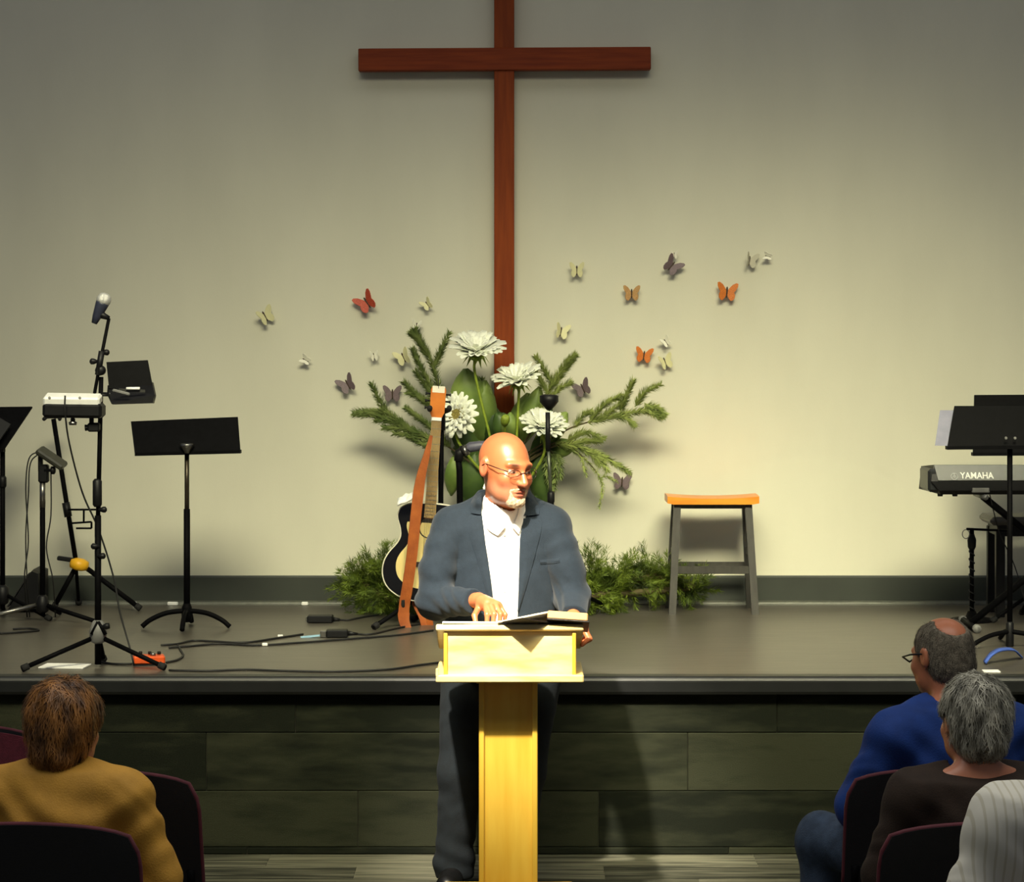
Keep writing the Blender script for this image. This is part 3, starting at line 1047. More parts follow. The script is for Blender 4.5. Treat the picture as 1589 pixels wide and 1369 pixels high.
mk('hub_shell', lathe([(.015, .10), (.034, .11), (.038, .15), (.026, .19), (.016, .20)], c, 14), M_grey, t, smooth=True)
mk('hub_knob', lathe([(.006, -.02), (.014, 0), (.012, .014)], W(165, 972, cY - .03), 10, rot(0, 80, 0)), M_blackp, t, smooth=True)
for fx, fy in ((34, 1043), (256, 1041), (161, 1028)):
    yy = stage_y(fy)
    p1 = on_stage(fx, yy) + Vector((0, 0, .013))
    p0 = c + Vector((0, 0, .125)) + (p1 - c).normalized() * .02
    l_ = mk('leg', tube([p0, p1], .0105, 8), M_black, t, smooth=True)
    mk('rubber_foot', tube([p0.lerp(p1, .91), p1], .0155, 8), M_rubber, l_, smooth=True)
# microphone in its clip
mp0, mp1 = W(146, 502, cY - .03), W(160, 468, cY - .03)
t = thing('microphone', mp0, 'microphone with silver-white grille atop the tall boom stand', 'microphone')
ax = (mp1 - mp0).normalized()
mk('handle', tube([mp0, mp0.lerp(mp1, .3), mp0.lerp(mp1, .85), mp1], [.012, .019, .028, .029], 14), mat('dark_blue_housing', (44, 48, 66), rough=.45), t, smooth=True)
Rm = Vector((0, 0, 1)).rotation_difference(ax).to_matrix()
mk('grille', lathe([(.026, -.012), (.031, 0), (.031, .014), (.024, .03), (.012, .036), (.001, .038)], mp1, 16, Rm), mat('silver_grille', (214, 214, 210), rough=.35, metal=.5, bump=.4, bscale=500), t, smooth=True)
mk('clip', tube([mp0.lerp(mp1, .45), W(165, 492, cY - .025), W(169, 494, cY - .02)], [.02, .012, .010], 10), M_blackp, t, smooth=True)
# white-topped processor clamped to the boom stand
t = thing('vocal_processor', W(152, 650, cY), 'small box with a white face clamped to the left side of the boom stand', 'device')
yb = cY - .06
a, b = W(68, 648, yb), W(160, 612, yb)
mk('housing', box(((a.x + b.x) / 2, yb + .02, W(0, 637, yb).z), (b.x - a.x, .13, .062), R=rot(0, .8, 0), bev=.012), M_blackp, t)
mk('face_plate', box(((a.x + b.x) / 2 - .004, yb + .005, W(0, 620.5, yb).z), (b.x - a.x - .012, .09, .040), R=rot(12, .8, 0), bev=.008), M_white, t)
for kx in (77, 124):
    mk('button', lathe([(.006, 0), (.006, .006), (.003, .007)], W(kx, 618, yb - .075), 8, rot(75, 0, 0)), M_grey, t)
mk('screw_knob', lathe([(.006, 0), (.010, .006), (.010, .016), (.018, .02), (.016, .032)], W(113, 648, yb), 12, rot(180, 0, 0)), M_chrome, t, smooth=True)
mk('mount_clamp', cat_vf(box(W(146, 663, cY - .03), (.05, .05, .038), bev=.006), tube([W(142, 640, cY - .03), W(142, 662, cY - .03)], .010, 8), tube([W(132, 664, cY - .03), W(142, 663, cY - .03)], [.014, .010], 8)), M_blackp, t)
# cable from the processor down to the orange pedal
w = [W(101, 614, yb - .085), W(101, 640, yb - .085), W(108, 690, yb - .03), W(128, 765, cY), W(153, 822, cY + .04), W(176, 895, cY + .06), W(186, 950, cY + .05), W(200, 1000, cY + .03),
     on_stage(208, 11.5) + Vector((0, 0, .01))]
props(mk('processor_cable', tube(spline(w, 6), .004, 6), M_cable, base=w[-1], smooth=True), 'thin cable running from the white-faced box down to the orange pedal', 'cable')
# clip-on tray with upright panel
t = thing('stand_tray', W(165, 612, cY), 'black clip-on tray with an upright back panel on the right side of the boom stand', 'tray')
yb = cY - .03
q = [W(165, 562, yb + .03), W(229, 559, yb + .03), W(237, 602, yb - .01), W(169, 603, yb - .01)]
mk('back_panel', ([tuple(p) for p in q] + [tuple(p + Vector((0, .012, 0))) for p in q],
                  [(3, 2, 1, 0), (4, 5, 6, 7), (0, 1, 5, 4), (1, 2, 6, 5), (2, 3, 7, 6), (3, 0, 4, 7)]), M_black, t)
q = [W(167, 598, yb + .02), W(236, 593, yb + .02), W(240, 613, yb - .1), W(237, 625, yb - .1), W(173, 627, yb - .1), W(166, 612, yb - .1)]
mk('tray_body', ([tuple(p) for p in q] + [tuple(p + Vector((0, .05, -.004))) for p in q],
                 [(5, 4, 3, 2, 1, 0), (6, 7, 8, 9, 10, 11)] + [(i, (i + 1) % 6, 6 + (i + 1) % 6, 6 + i) for i in range(6)]), M_blackp, t)
mk('mount_arm', tube([W(158, 612, cY - .01), W(172, 612, yb - .04)], .009, 8), M_blackp, t, smooth=True)
mk('tray_slot', box(W(205, 606, yb - .105), (.11, .004, .012), R=rot(0, 3, 0)), mat('tray_liner', (44, 44, 40), rough=.5), t)
props(mk('pen', tube([W(196, 603, yb - .115), W(217, 603, yb - .115)], .006, 8), M_white, base=W(206, 603, yb - .115), smooth=True), 'short white pen lying in the clip-on tray', 'pen')
props(mk('remote_control', box(W(188, 609, yb - .12), (.075, .012, .014), R=rot(0, 14, 0), bev=.004), M_grey, base=W(188, 609, yb - .12)), 'slim grey remote lying beside the white pen in the tray', 'remote')


# ================================================================== small things on the stage floor, left
def floor_box(name, px, py, size, m, label, cat, rz=0.0, group=None, bev=.004):
    Y = min(stage_y(py), WY - 0.05)
    c = on_stage(px, Y)
    return props(mk(name, box(c + Vector((0, 0, size[2] / 2 + .0005)), size, rz=math.radians(rz), bev=bev), m, base=c), label, cat, group)


floor_box('paper_sheet', 101, 1035, (.195, .14, .006), M_paper, 'white sheets of paper lying at the foot of the boom stand', 'paper', rz=-6, bev=.001)
c = on_stage(231, stage_y(1031))
t = thing('orange_pedal', c, 'orange effects pedal at the front of the stage', 'pedal')
V, Fc = box(c + Vector((0, 0, .022)), (.135, .095, .034), rz=math.radians(10), bev=.006)
mk('enclosure', (V, Fc), M_orange, t)
mk('base_plate', box(c + Vector((0, 0, .003)), (.137, .097, .005), rz=math.radians(10)), M_blackp, t)
mk('foot_switch', lathe([(.012, .038), (.012, .048), (.008, .052)], c + Vector((.02, -.02, 0)), 12), M_chrome, t, smooth=True)
for kx in (-.04, 0, .04):
    mk('knob', lathe([(.008, .038), (.008, .05), (.006, .052)], c + Vector((kx, .03, 0)), 10), M_blackp, t, smooth=True)
for px, py, lab in ((268, 937.5, 'white outlet plate at the foot of the wall behind the music stand'), (473, 936.5, 'small white plate at the foot of the wall left of the garland')):
    t_ = floor_box('floor_plate', px, py, (.055 if px == 268 else .035, .02, .018), M_white, lab, 'outlet plate', group='plates at the wall foot')
floor_box('floor_plate', 209, 938, (.02, .02, .02), M_white, 'tiny white plug at the wall foot behind the guitar stand leg', 'plug')
c = on_stage(497, stage_y(966))
t = thing('direct_box', c, 'small flat black box with a steel end on the stage, upper of two', 'audio box', 'boxes among the cables')
mk('enclosure', box(c + Vector((0, 0, .018)), (.125, .09, .034), bev=.005), M_blackp, t)
mk('steel_end', box(c + Vector((-.062, -.02, .02)), (.012, .04, .02), bev=.002), M_chrome, t)
mk('plug', tube([c + Vector((.062, 0, .015)), c + Vector((.095, 0, .012))], [.012, .007], 8), M_blackp, t, smooth=True)
c = on_stage(520, stage_y(989))
t = thing('direct_box', c, 'small black box with silver end and blue tape, lower of two', 'audio box', 'boxes among the cables')
mk('enclosure', box(c + Vector((.01, 0, .018)), (.10, .08, .034), rz=.06, bev=.005), M_blackp, t)
mk('steel_end', box(c + Vector((-.055, -.0, .016)), (.03, .06, .03), rz=.06, bev=.003), M_chrome, t)
mk('blue_tape', box(c + Vector((-.105, -.01, .006)), (.11, .02, .008), R=rot(0, -5, 8)), mat('pale_blue_tape', (150, 190, 214), rough=.5), t)
mk('plug', tube([c + Vector((.06, 0, .018)), c + Vector((.105, .01, .014))], [.012, .006], 8), M_blackp, t, smooth=True)
for px, py, lab in ((411, 1003, 'white tape tag on the lower floor cable'), (435, 990, 'white tape tag on the upper floor cable')):
    c = on_stage(px, stage_y(py))
    props(mk('cable_tag', box(c + Vector((0, 0, .008)), (.025, .014, .014), bev=.003), M_paper, base=c), lab, 'tag', 'tags on the floor cables')


def floor_cable(pts, label, r=.005):
    w = [on_stage(px, stage_y(py)) + Vector((0, 0, r)) for px, py in pts]
    return props(mk('floor_cable', tube(spline(w, 8), r, 6), M_cable, base=w[0], smooth=True), label, 'cable', 'cables on the stage floor')


floor_cable([(250, 1003), (275, 1001), (300, 996), (330, 997), (380, 999), (430, 992), (470, 986)], 'black cable from the music stand foot to the blue-taped box')
floor_cable([(262, 1007), (290, 1005), (340, 1001), (400, 1003), (480, 998), (560, 992), (620, 987), (672, 980)], 'black cable running the width between music stand and lectern')
floor_cable([(258, 1030), (275, 1026), (284, 1019), (280, 1010), (276, 1003)], 'short cable from the orange pedal to the music stand foot')
floor_cable([(545, 985), (575, 986), (610, 978), (640, 972), (668, 967)], 'black cable from the blue-taped box to the guitar strap end')
floor_cable([(520, 963), (540, 964), (560, 960), (590, 955)], 'short black cable from the plain black box towards the garland')
floor_cable([(262, 1042), (320, 1043), (380, 1041), (440, 1043), (520, 1044), (600, 1041), (650, 1034), (690, 1029)], 'black cable along the stage front edge left of the lectern')
floor_cable([(150, 1028), (175, 1032), (205, 1032)], 'short cable between boom stand foot and orange pedal')
floor_cable([(0, 985), (30, 983), (60, 980), (45, 977), (20, 978)], 'cable loop on the floor beside the silver stand leg')

# ================================================================== two microphone stands behind the speaker
cY = 13.25
c = on_stage(866, cY)
t = thing('microphone_stand', c, 'black straight microphone stand with an empty wide clip, right of the speaker', 'microphone stand')
tp = W(851, 636, cY)
mk('pole', tube([c + Vector((0, 0, .03)), W(855, 770, cY)], .0125, 10), M_black, t, smooth=True)
mk('pole_extension', tube([W(855, 775, cY), W(850.5, 690, cY)], .0085, 10), mat('stand_steel_green', (92, 98, 84), rough=.35, metal=.6), t, smooth=True)
mk('top_grip', tube([W(850.5, 700, cY), W(850, 640, cY)], [.013, .012], 10), M_blackp, t, smooth=True)
mk('clip_head', cat_vf(lathe([(.012, -.02), (.03, .0), (.046, .02), (.046, .05), (.03, .055)], W(852, 630, cY), 16)), M_blackp, t, smooth=True)
mk('clutch', lathe([(.013, -.03), (.018, -.02), (.018, .02), (.012, .03)], W(855, 772, cY), 12), M_blackp, t, smooth=True)
for fx, fy in ((955, 951), (800, 952), (860, 985)):
    p1 = on_stage(fx, stage_y(fy)) + Vector((0, 0, .014))
    p0 = c + Vector((0, 0, .19))
    l_ = mk('leg', tube([p0, p1], .0105, 8), M_black, t, smooth=True)
    mk('rubber_foot', tube([p0.lerp(p1, .93), p1], .015, 8), M_rubber, l_, smooth=True)
mk('leg_hub', lathe([(.014, .15), (.026, .16), (.028, .2), (.016, .22)], c, 12), M_blackp, t, smooth=True)

cY = 13.2
c = on_stage(716, cY)
t = thing('microphone_stand', c, 'black microphone stand half hidden behind the speaker, holding a sideways microphone', 'microphone stand')
mk('pole', tube([c + Vector((0, 0, .03)), W(713, 730, cY), W(711, 712, cY)], .016, 10), M_black, t, smooth=True)
mk('swivel', tube([W(711, 716, cY), W(713, 703, cY), W(722, 697, cY)], [.022, .026, .02], 10), M_blackp, t, smooth=True)
tripod(t, c, 0.10, 0.25, (-80, 40, 160), r=.010)
t = thing('microphone', W(724, 696, cY), 'dark microphone lying sideways behind the head of the speaker', 'microphone')
mk('handle', tube([W(722, 698, cY), W(730, 694, cY), W(745, 692, cY), W(768, 690, cY)], [.018, .026, .024, .018], 12), mat('slate_housing', (84, 84, 98), rough=.45), t, smooth=True)
mk('capsule_ring', lathe([(.018, -.01), (.026, -.004), (.026, .008), (.016, .014)], W(723, 699, cY - .012), 12, rot(70, 0, 60)), M_chrome, t, smooth=True)
mk('grille', lathe([(.02, -.02), (.028, 0), (.026, .02), (.014, .03), (.001, .032)], W(722, 699, cY), 14, rot(0, -100, 0)), M_blackp, t, smooth=True)

# ================================================================== stool
cY = 13.78
c = on_stage(1104, cY)
t = thing('saddle_stool', c, 'backless stool with an orange-brown saddle seat and dark legs', 'stool')
sx0, sx1 = W(1034, 0, cY).x, W(1175, 0, cY).x
zt, zb = W(0, 767, cY).z, W(0, 780.5, cY).z
hw = (sx1 - sx0) / 2


def seat_fn(u, v):
    s = (u - .5) * 2
    y = (v - .5) * 0.27
    return Vector((c.x + s * hw, cY + y, zt - 0.011 * (1 - s * s) - 0.004 * abs((v - .5) * 2) ** 4))


V, Fc = grid_surface(seat_fn, 14, 6, zt - zb, (0, 0, -1))
V = [(x, y, (zb if k >= len(V) // 2 else z)) for k, (x, y, z) in enumerate(V)]
V = [(x, y, z + (0.006 if (k >= len(V) // 2 and abs(x - c.x) > hw * .97) else 0)) for k, (x, y, z) in enumerate(V)]
mk('seat', (V, Fc), mat('honey_wood', (240, 150, 40), rough=.4, rgb2=(228, 130, 26), scale=5, stretch=(1, 5, 5), coat=.2), t)
M_legw = mat('dark_stained_wood', (56, 54, 48), rough=.5, var=.15, scale=12, stretch=(4, 4, 1))
zb2 = zb - ST
for sx in (-1, 1):
    for sy in (-1, 1):
        top_ = Vector((c.x + sx * (hw - .052), cY + sy * .085, zb))
        bot_ = Vector((c.x + sx * (hw - .0225 + .0), cY + sy * .15, ST))
        w_, d_ = .036, .044
        V = [tuple(p + Vector((a * w_ / 2, b * d_ / 2, 0))) for p in (bot_, top_) for a, b in ((-1, -1), (1, -1), (1, 1), (-1, 1))]
        mk('leg', (V, [(0, 3, 2, 1), (4, 5, 6, 7), (0, 1, 5, 4), (1, 2, 6, 5), (2, 3, 7, 6), (3, 0, 4, 7)]), M_legw, t)
for sy, zz in ((-1, .22), (1, .22)):
    z = ST + zz
    f = zz / zb2
    ho = (hw - .0225) * (1 - f) + (hw - .052) * f
    mk('stretcher', box((c.x, cY + sy * (.15 * (1 - f) + .085 * f), z), (2 * ho - .03, .02, .038), bev=.002), M_legw, t)
for sx in (-1, 1):
    zz = .30
    f = zz / zb2
    ho = (hw - .0225) * (1 - f) + (hw - .052) * f
    mk('stretcher', box((c.x + sx * ho, cY, ST + zz), (.02, 2 * (.15 * (1 - f) + .085 * f) - .04, .034), bev=.002), M_legw, t)
for sy in (-1, 1):
    mk('apron', box((c.x, cY + sy * .088, zb - .012), (2 * hw - .13, .018, .022)), M_legw, t)

# ================================================================== right side: keyboard and stands
cY = 12.25
c = on_stage(1567, cY)
t = thing('music_stand', c, 'black music stand with a wide desk in front of the keyboard', 'music stand', 'music stands on the stage')
music_desk(t, [(1481, 630), (1660, 630), (1654, 692), (1470, 694)], cY - .06)
mk('pole', tube([c + Vector((0, 0, .04)), Vector((c.x, cY, W(0, 690, cY).z))], .0125, 12), M_black, t, smooth=True)
mk('pole_clutch', lathe([(.013, -.06), (.018, -.05), (.018, .05), (.012, .06)], W(1567, 985, cY), 12), M_blackp, t, smooth=True)
for kx in (1561, 1575):
    mk('desk_screw', lathe([(.007, 0), (.006, .005)], W(kx, 680, cY - .078), 8, rot(90, 0, 0)), M_grey, t)
for a in (-30, 90, 210):
    d = Vector((math.cos(math.radians(a)), math.sin(math.radians(a)), 0))
    mk('leg', tube(spline([c + Vector((0, 0, .07)), c + d * .12 + Vector((0, 0, .055)), c + d * .24 + Vector((0, 0, .012))], 5), .011, 8), M_black, t, smooth=True)
q = [W(1460, 637, cY - .05 + .1), W(1510, 637, cY - .05 + .1), W(1500, 693, cY - .065), W(1452, 692, cY - .065)]
q = [p + Vector((0, .022, 0)) for p in q]
props(mk('plastic_sleeve', ([tuple(p) for p in q] + [tuple(p + Vector((0, .004, 0))) for p in q],
                            [(3, 2, 1, 0), (4, 5, 6, 7), (0, 1, 5, 4), (1, 2, 6, 5), (2, 3, 7, 6), (3, 0, 4, 7)]),
         mat('frosted_sleeve', (122, 122, 138), rough=.3, var=.05), base=q[3]), 'pale blue-grey sheet sticking out left of the keyboard music stand', 'sheet')

cY = 13.35
c = on_stage(1600, cY)
t = thing('music_stand', c, 'black music stand behind the keyboard, rearmost desk at the right edge', 'music stand', 'music stands on the stage')
music_desk(t, [(1512, 613), (1690, 612), (1690, 703), (1510, 704)], cY - .06)
mk('pole', tube([c + Vector((0, 0, .04)), Vector((c.x, cY, W(0, 700, cY).z))], .0125, 12), M_black, t, smooth=True)
tripod(t, c, .12, .24, (-30, 90, 210), r=.010)

# keyboard, its rear towards the hall
kY = 12.85
t = thing('digital_keyboard', W(1441, 768, kY), 'grey-black digital keyboard showing its lettered rear panel', 'keyboard')
kx0, kx1 = W(1441, 0, kY).x, W(1441, 0, kY).x + 1.32
kz0, kz1 = W(0, 768, kY).z, W(0, 722, kY).z
zm = W(0, 747, kY).z
prof = [(kY + .0, zm + .0), (kY + .035, kz1), (kY + .30, kz1 - .02), (kY + .31, kz0 + .01), (kY + .02, kz0), (kY - .0, kz0 + .02)]
n = len(prof)
ins = [0.012, 0.03, 0.01, 0.0, 0.06, 0.05]
V = [(kx0 + i_, y, z) for (y, z), i_ in zip(prof, ins)] + [(kx1, y, z) for y, z in prof]
Fc = [(i, (i + 1) % n, n + (i + 1) % n, n + i) for i in range(n)] + [tuple(range(n))[::-1], tuple(range(n, 2 * n))]
mk('case', (V, Fc), M_blackp, t)
# pale rear strip that carries the lettering
pa, pb = Vector((kx0 + .045, kY - .002, zm + .003)), Vector((kx0 + .03, kY + .030, kz1 - .003))
pc, pd = Vector((kx1, kY + .030, kz1 - .003)), Vector((kx1, kY - .002, zm + .003))
q = [pa, pb, pc, pd]
nn = (pd - pa).cross(pb - pa).normalized()
mk('rear_strip', ([tuple(p) for p in q] + [tuple(p + nn * .004) for p in q],
                  [(0, 1, 2, 3), (7, 6, 5, 4), (0, 4, 5, 1), (1, 5, 6, 2), (2, 6, 7, 3), (3, 7, 4, 0)]), mat('grey_keyboard_panel', (62, 65, 65), rough=.38, var=.06), t)
mk('end_cap', box((kx0 + .03, kY + .15, (kz0 + kz1) / 2 - .004), (.06, .27, kz1 - kz0 - .03), bev=.012), mat('dark_end_cap', (34, 36, 37), rough=.4), t)
mk('jack_plate', box((W(1522, 0, kY).x, kY + .004, kz0 + .022), (.085, .012, .026), bev=.004), M_grey, t)
for fx in (1462, 1485):
    mk('rubber_foot', lathe([(.012, -.014), (.014, 0)], (W(fx, 0, kY).x, kY + .06, kz0 + .003), 10), M_rubber, t)
keys = []
for i in range(52):
    x = kx0 + .08 + i * .0232
    keys.append(box((x, kY + .36, kz1 - .035), (.0218, .13, .018)))
k_ = mk('white_keys', cat_vf(*keys), M_white, t)
props(k_, kind='stuff')
# lettering and emblem on the rear strip
up_dir = (pb - pa).normalized()
up_dir = Vector((0, .031, kz1 - zm - .006)).normalized()
Mtxt = Matrix((Vector((1, 0, 0)), up_dir, Vector((1, 0, 0)).cross(up_dir))).transposed()
M_let = mat('silver_lettering', (205, 206, 200), rough=.4, var=.02)


def lettering(text, width, origin, parent, m, name='lettering'):
    cu = bpy.data.curves.new('tmp', 'FONT')
    cu.body = text
    cu.extrude = 0.02
    cu.offset = 0.012
    ob = bpy.data.objects.new('tmp', cu)
    COL.objects.link(ob)
    dg = bpy.context.evaluated_depsgraph_get()
    me = bpy.data.meshes.new_from_object(ob.evaluated_get(dg))
    V = np.array([v.co[:] for v in me.vertices])
    Fc = [tuple(p.vertices) for p in me.polygons]
    bpy.data.objects.remove(ob)
    bpy.data.curves.remove(cu)
    bpy.data.meshes.remove(me)
    V[:, 0] -= V[:, 0].min()
    V[:, 1] -= V[:, 1].min()
    s = width / V[:, 0].max()
    V[:, 0] *= s
    V[:, 1] *= s * 1.18
    V[:, 2] *= 0.05
    Vw = [tuple(Mtxt @ Vector(v) + origin) for v in V]
    return mk(name, (Vw, Fc), m, parent)


lo_ = Vector((W(1490, 0, kY).x, kY, zm)) + Vector((0, .004, .010)) - Vector((1, 0, 0)).cross(up_dir) * -.005
lettering('YAMAHA', W(1542, 0, kY).x - W(1490, 0, kY).x, lo_ + Vector((1, 0, 0)).cross(up_dir) * .002, t, M_let)
ec = Vector((W(1481, 0, kY).x, kY + .009, zm + .020)) + Vector((1, 0, 0)).cross(up_dir) * .007
ring = [ec + Mtxt @ Vector((math.cos(a) * .016, math.sin(a) * .016, 0)) for a in [2 * math.pi * i / 20 for i in range(21)]]
parts = [tube(ring, .0018, 5)]
for a in (90, 210, 330):
    d = Mtxt @ Vector((math.cos(math.radians(a)), math.sin(math.radians(a)), 0))
    parts.append(tube([ec + d * .002, ec + d * .015], .0018, 5))
    parts.append(tube([ec - d * .002, ec - d * .007], .0018, 5))
mk('emblem', cat_vf(*parts), mat('dim_silver', (150, 152, 152), rough=.4), t)

# crossed-leg keyboard stand
xc = kx0 + .62
t = thing('keyboard_stand', (xc, kY + .16, ST), 'black crossed-leg stand carrying the keyboard', 'keyboard stand')
zt_ = kz0 - .012
for yy, s in ((kY + .08, 1), (kY + .11, -1)):
    p0, p1 = Vector((xc - s * .35, yy, zt_)), Vector((xc + s * .40, yy, ST + .03))
    mk('cross_leg', tube([p0, p1], .017, 8), M_black, t, smooth=True)
    mk('top_bar', tube([p0 + Vector((0, -.09, 0)), p0 + Vector((0, .2, 0))], .014, 8), M_grey, t, smooth=True)
    mk('foot_bar', tube([p1 + Vector((0, -.16, -.012)), p1 + Vector((0, .24, -.012))], .016, 8), M_black, t, smooth=True)
    for e in (-.16, .24):
        mk('foot_cap', lathe([(.019, -.02), (.021, 0), (.019, .02)], p1 + Vector((0, e, -.01)), 10, rot(90, 0, 0)), M_grey if s < 0 else M_rubber, t, smooth=True)
mk('pivot', lathe([(.02, -.03), (.024, 0), (.02, .03)], (xc + .02, kY + .095, (zt_ + ST) / 2), 12, rot(90, 0, 0)), M_grey, t, smooth=True)

# bench behind the keyboard
bY = 13.62
t = thing('keyboard_bench', on_stage(1600, bY), 'black padded bench behind the keyboard', 'bench')
bx0 = W(1528, 0, bY).x
bz1, bz0 = W(0, 799, bY).z, W(0, 812, bY).z
mk('cushion', box((bx0 + .38, bY, (bz0 + bz1) / 2), (.76, .34, bz1 - bz0), bev=.016), mat('grey_vinyl', (84, 82, 78), rough=.45, var=.08), t, smooth=False)
mk('apron', box((bx0 + .38, bY, bz0 - .028), (.68, .28, .056), bev=.004), M_blackp, t)
for ax_ in (.055, .70):
    for ay in (-.12, .12):
        mk('leg', box((bx0 + ax_, bY + ay, (ST + bz0) / 2 - .01), (.045, .045, bz0 - ST - .02), bev=.004), M_blackp, t)

# short microphone stand with level boom
cY = 13.3
c = on_stage(1508, cY)
t = thing('short_microphone_stand', c, 'short black microphone stand with a level arm, left of the bench', 'microphone stand')
mk('pole', tube([c + Vector((0, 0, .02)), Vector((c.x, cY, W(0, 822, cY).z))], .011, 10), M_black, t, smooth=True)
mk('boom_arm', tube([W(1500, 821, cY - .01), W(1567, 824, cY + .05)], .006, 8), M_black, t, smooth=True)
mk('clutch', lathe([(.012, -.05), (.02, -.035), (.022, 0), (.012, .03)], W(1508, 838, cY), 12), M_blackp, t, smooth=True)
mk('cable_ring', tube([W(1499, 829, cY - .01) + Vector((math.cos(a) * .018, 0, math.sin(a) * .022)) for a in [i * math.pi / 8 for i in range(17)]], .0022, 5), M_grey, t, smooth=True)
mk('wound_cable', tube([Vector((c.x + .014 * math.cos(k * .9), cY + .014 * math.sin(k * .9), W(0, 850, cY).z - k * .0055)) for k in range(70)], .003, 5), M_cable, t, smooth=True)
mk('round_base', lathe([(.02, .05), (.03, .025), (.10, .014), (.115, .006), (.11, .0)], c, 20), M_black, t, smooth=True)

# sustain-pedal-like small parts below the keyboard: pale plug and cable
w = [W(1536, 768, kY + .05), W(1541, 790, kY + .08), W(1552, 830, kY + .2), W(1575, 880, kY + .3), on_stage(1600, kY + .3) + Vector((0, 0, .006))]
props(mk('hanging_cable', tube(spline(w, 6), .003, 6), M_cable, base=w[-1], smooth=True), 'thin cable hanging from the underside of the keyboard', 'cable')
# blue cloth strap and a sheet at the right stage front
Yb = 11.62
w = [on_stage(1528, Yb) + Vector((0, 0, .012)), on_stage(1540, Yb) + Vector((0, .02, .045)), on_stage(1556, Yb) + Vector((0, .05, .06)), on_stage(1578, Yb + .05) + Vector((0, .08, .05)), on_stage(1592, Yb + .1) + Vector((0, .1, .01))]
sp = spline(w, 6)
V, Fc = [], []
for p in sp:
    for d in (-.035, .035):
        V.append(tuple(p + Vector((0, d, 0))))
        V.append(tuple(p + Vector((0, d, -.008))))
for i in range(len(sp) - 1):
    a = i * 4
    Fc += [(a, a + 2, a + 6, a + 4), (a + 1, a + 5, a + 7, a + 3), (a, a + 4, a + 5, a + 1), (a + 2, a + 3, a + 7, a + 6)]
Fc += [(0, 1, 3, 2), (len(V) - 4, len(V) - 2, len(V) - 1, len(V) - 3)]
props(mk('blue_cloth', (V, Fc), mat('blue_cloth', (62, 92, 176), rough=.8), base=w[0], smooth=True), 'crumpled blue cloth on the right stage front beyond the grey-haired heads', 'cloth')
floor_box('paper_sheet', 1538, 1043, (.07, .06, .006), M_paper, 'small white paper beside the blue cloth at the stage front', 'paper', bev=.001)
# ================================================================== acoustic guitar on its stand
gY = 13.08
gs = F / gY                                     # px per metre at the guitar
M_gblack = mat('black_gloss_lacquer', (16, 16, 17), rough=.16, var=.05, coat=.6)
M_gtop = mat('sunburst_top', (226, 206, 138), rough=.3, var=.06, scale=8, stretch=(6, 6, .6), coat=.4)
M_gtop.node_tree.nodes['Principled BSDF'].inputs['Roughness'].default_value = .3
M_bind = mat('cream_binding', (226, 220, 200), rough=.4, var=.03)
M_neckw = mat('mahogany_neck', (150, 92, 40), rough=.45, rgb2=(122, 70, 30), scale=8, stretch=(8, 8, .6))
M_fret = mat('worn_fretboard', (176, 148, 96), rough=.5, rgb2=(138, 108, 62), scale=10)
M_strap = mat('tan_leather', (176, 96, 40), rough=.55, rgb2=(142, 70, 26), scale=12, bump=.2, bscale=90)
# local guitar frame: u across (to the right), v along the neck (up), origin at the bridge side bottom
gb, gt = W(658, 934, gY), W(681, 600, gY + .05)
gv = (gt - gb)
glen = gv.length
gv.normalize()
gu = (Vector((0, -1, 0)).cross(gv)).normalized() * -1
if gu.x < 0:
    gu = -gu
gn = gu.cross(gv).normalized()
if gn.y > 0:
    gn = -gn                                   # towards the hall


def GP(u, v, w=0.0):
    return gb + gu * u + gv * v + gn * w


half = [(0.0, 0.0), (.06, .004), (.12, .025), (.168, .07), (.188, .13), (.185, .19), (.165, .24), (.135, .285), (.120, .325), (.124, .37), (.136, .41),
        (.138, .445), (.122, .475), (.09, .492), (.05, .498), (.0, .50)]
hs = spline([Vector((a, b, 0)) for a, b in half], 3)
outl = [(p.x * 1.12, p.y * .95) for p in hs] + [(-p.x * 1.12, p.y * .95) for p in hs[-2:0:-1]]
t = thing('acoustic_guitar', (gb.x, gY, ST), 'black sunburst acoustic guitar standing left of the speaker', 'guitar')
n = len(outl)


def slab(ol, w0, w1):
    V = [tuple(GP(u, v, w0)) for u, v in ol] + [tuple(GP(u, v, w1)) for u, v in ol]
    k = len(ol)
    return V, [tuple(range(k)), tuple(range(k, 2 * k))[::-1]] + [(i, k + i, k + (i + 1) % k, (i + 1) % k) for i in range(k)]


mk('body', slab(outl, -.10, -.004), M_gblack, t)
shr = lambda f, dv=0: [(u * f, .25 + (v - .25) * f + dv) for u, v in outl]
mk('soundboard', slab(shr(.985), -.004, .001), M_gblack, t)
# sunburst centre: pale bare spruce patch of its own lighter colour
mk('sunburst_center', slab([(u * .70, .245 + (v - .25) * .74) for u, v in outl if v < .44] , .001, .0022), M_gtop, t)
for off in (-.098, -.004):
    ring = [GP(u, v, off) for u, v in outl]
    mk('binding', tube(ring + [ring[0]], .0035, 5, cap=False), M_bind, t, smooth=True)
mk('sound_hole', lathe([(.05, -.001), (.05, .0034), (.044, .0036), (.044, .002)], GP(0, .355), 24, Vector((0, 0, 1)).rotation_difference(gn).to_matrix()), mat('sound_hole_dark', (30, 22, 14), rough=.8), t)
mk('bridge', slab([(-.08, .165), (.08, .165), (.085, .19), (-.085, .19)], .002, .012), mat('dark_bridge', (44, 30, 20), rough=.5), t)
mk('neck', slab([(-.027, .40), (.027, .40), (.0235, glen - .17), (-.0235, glen - .17)], -.022, .004), M_neckw, t)
fb = mk('fretboard', slab([(-.028, .405), (.028, .405), (.0225, glen - .165), (-.0225, glen - .165)], .004, .010), M_fret, t)
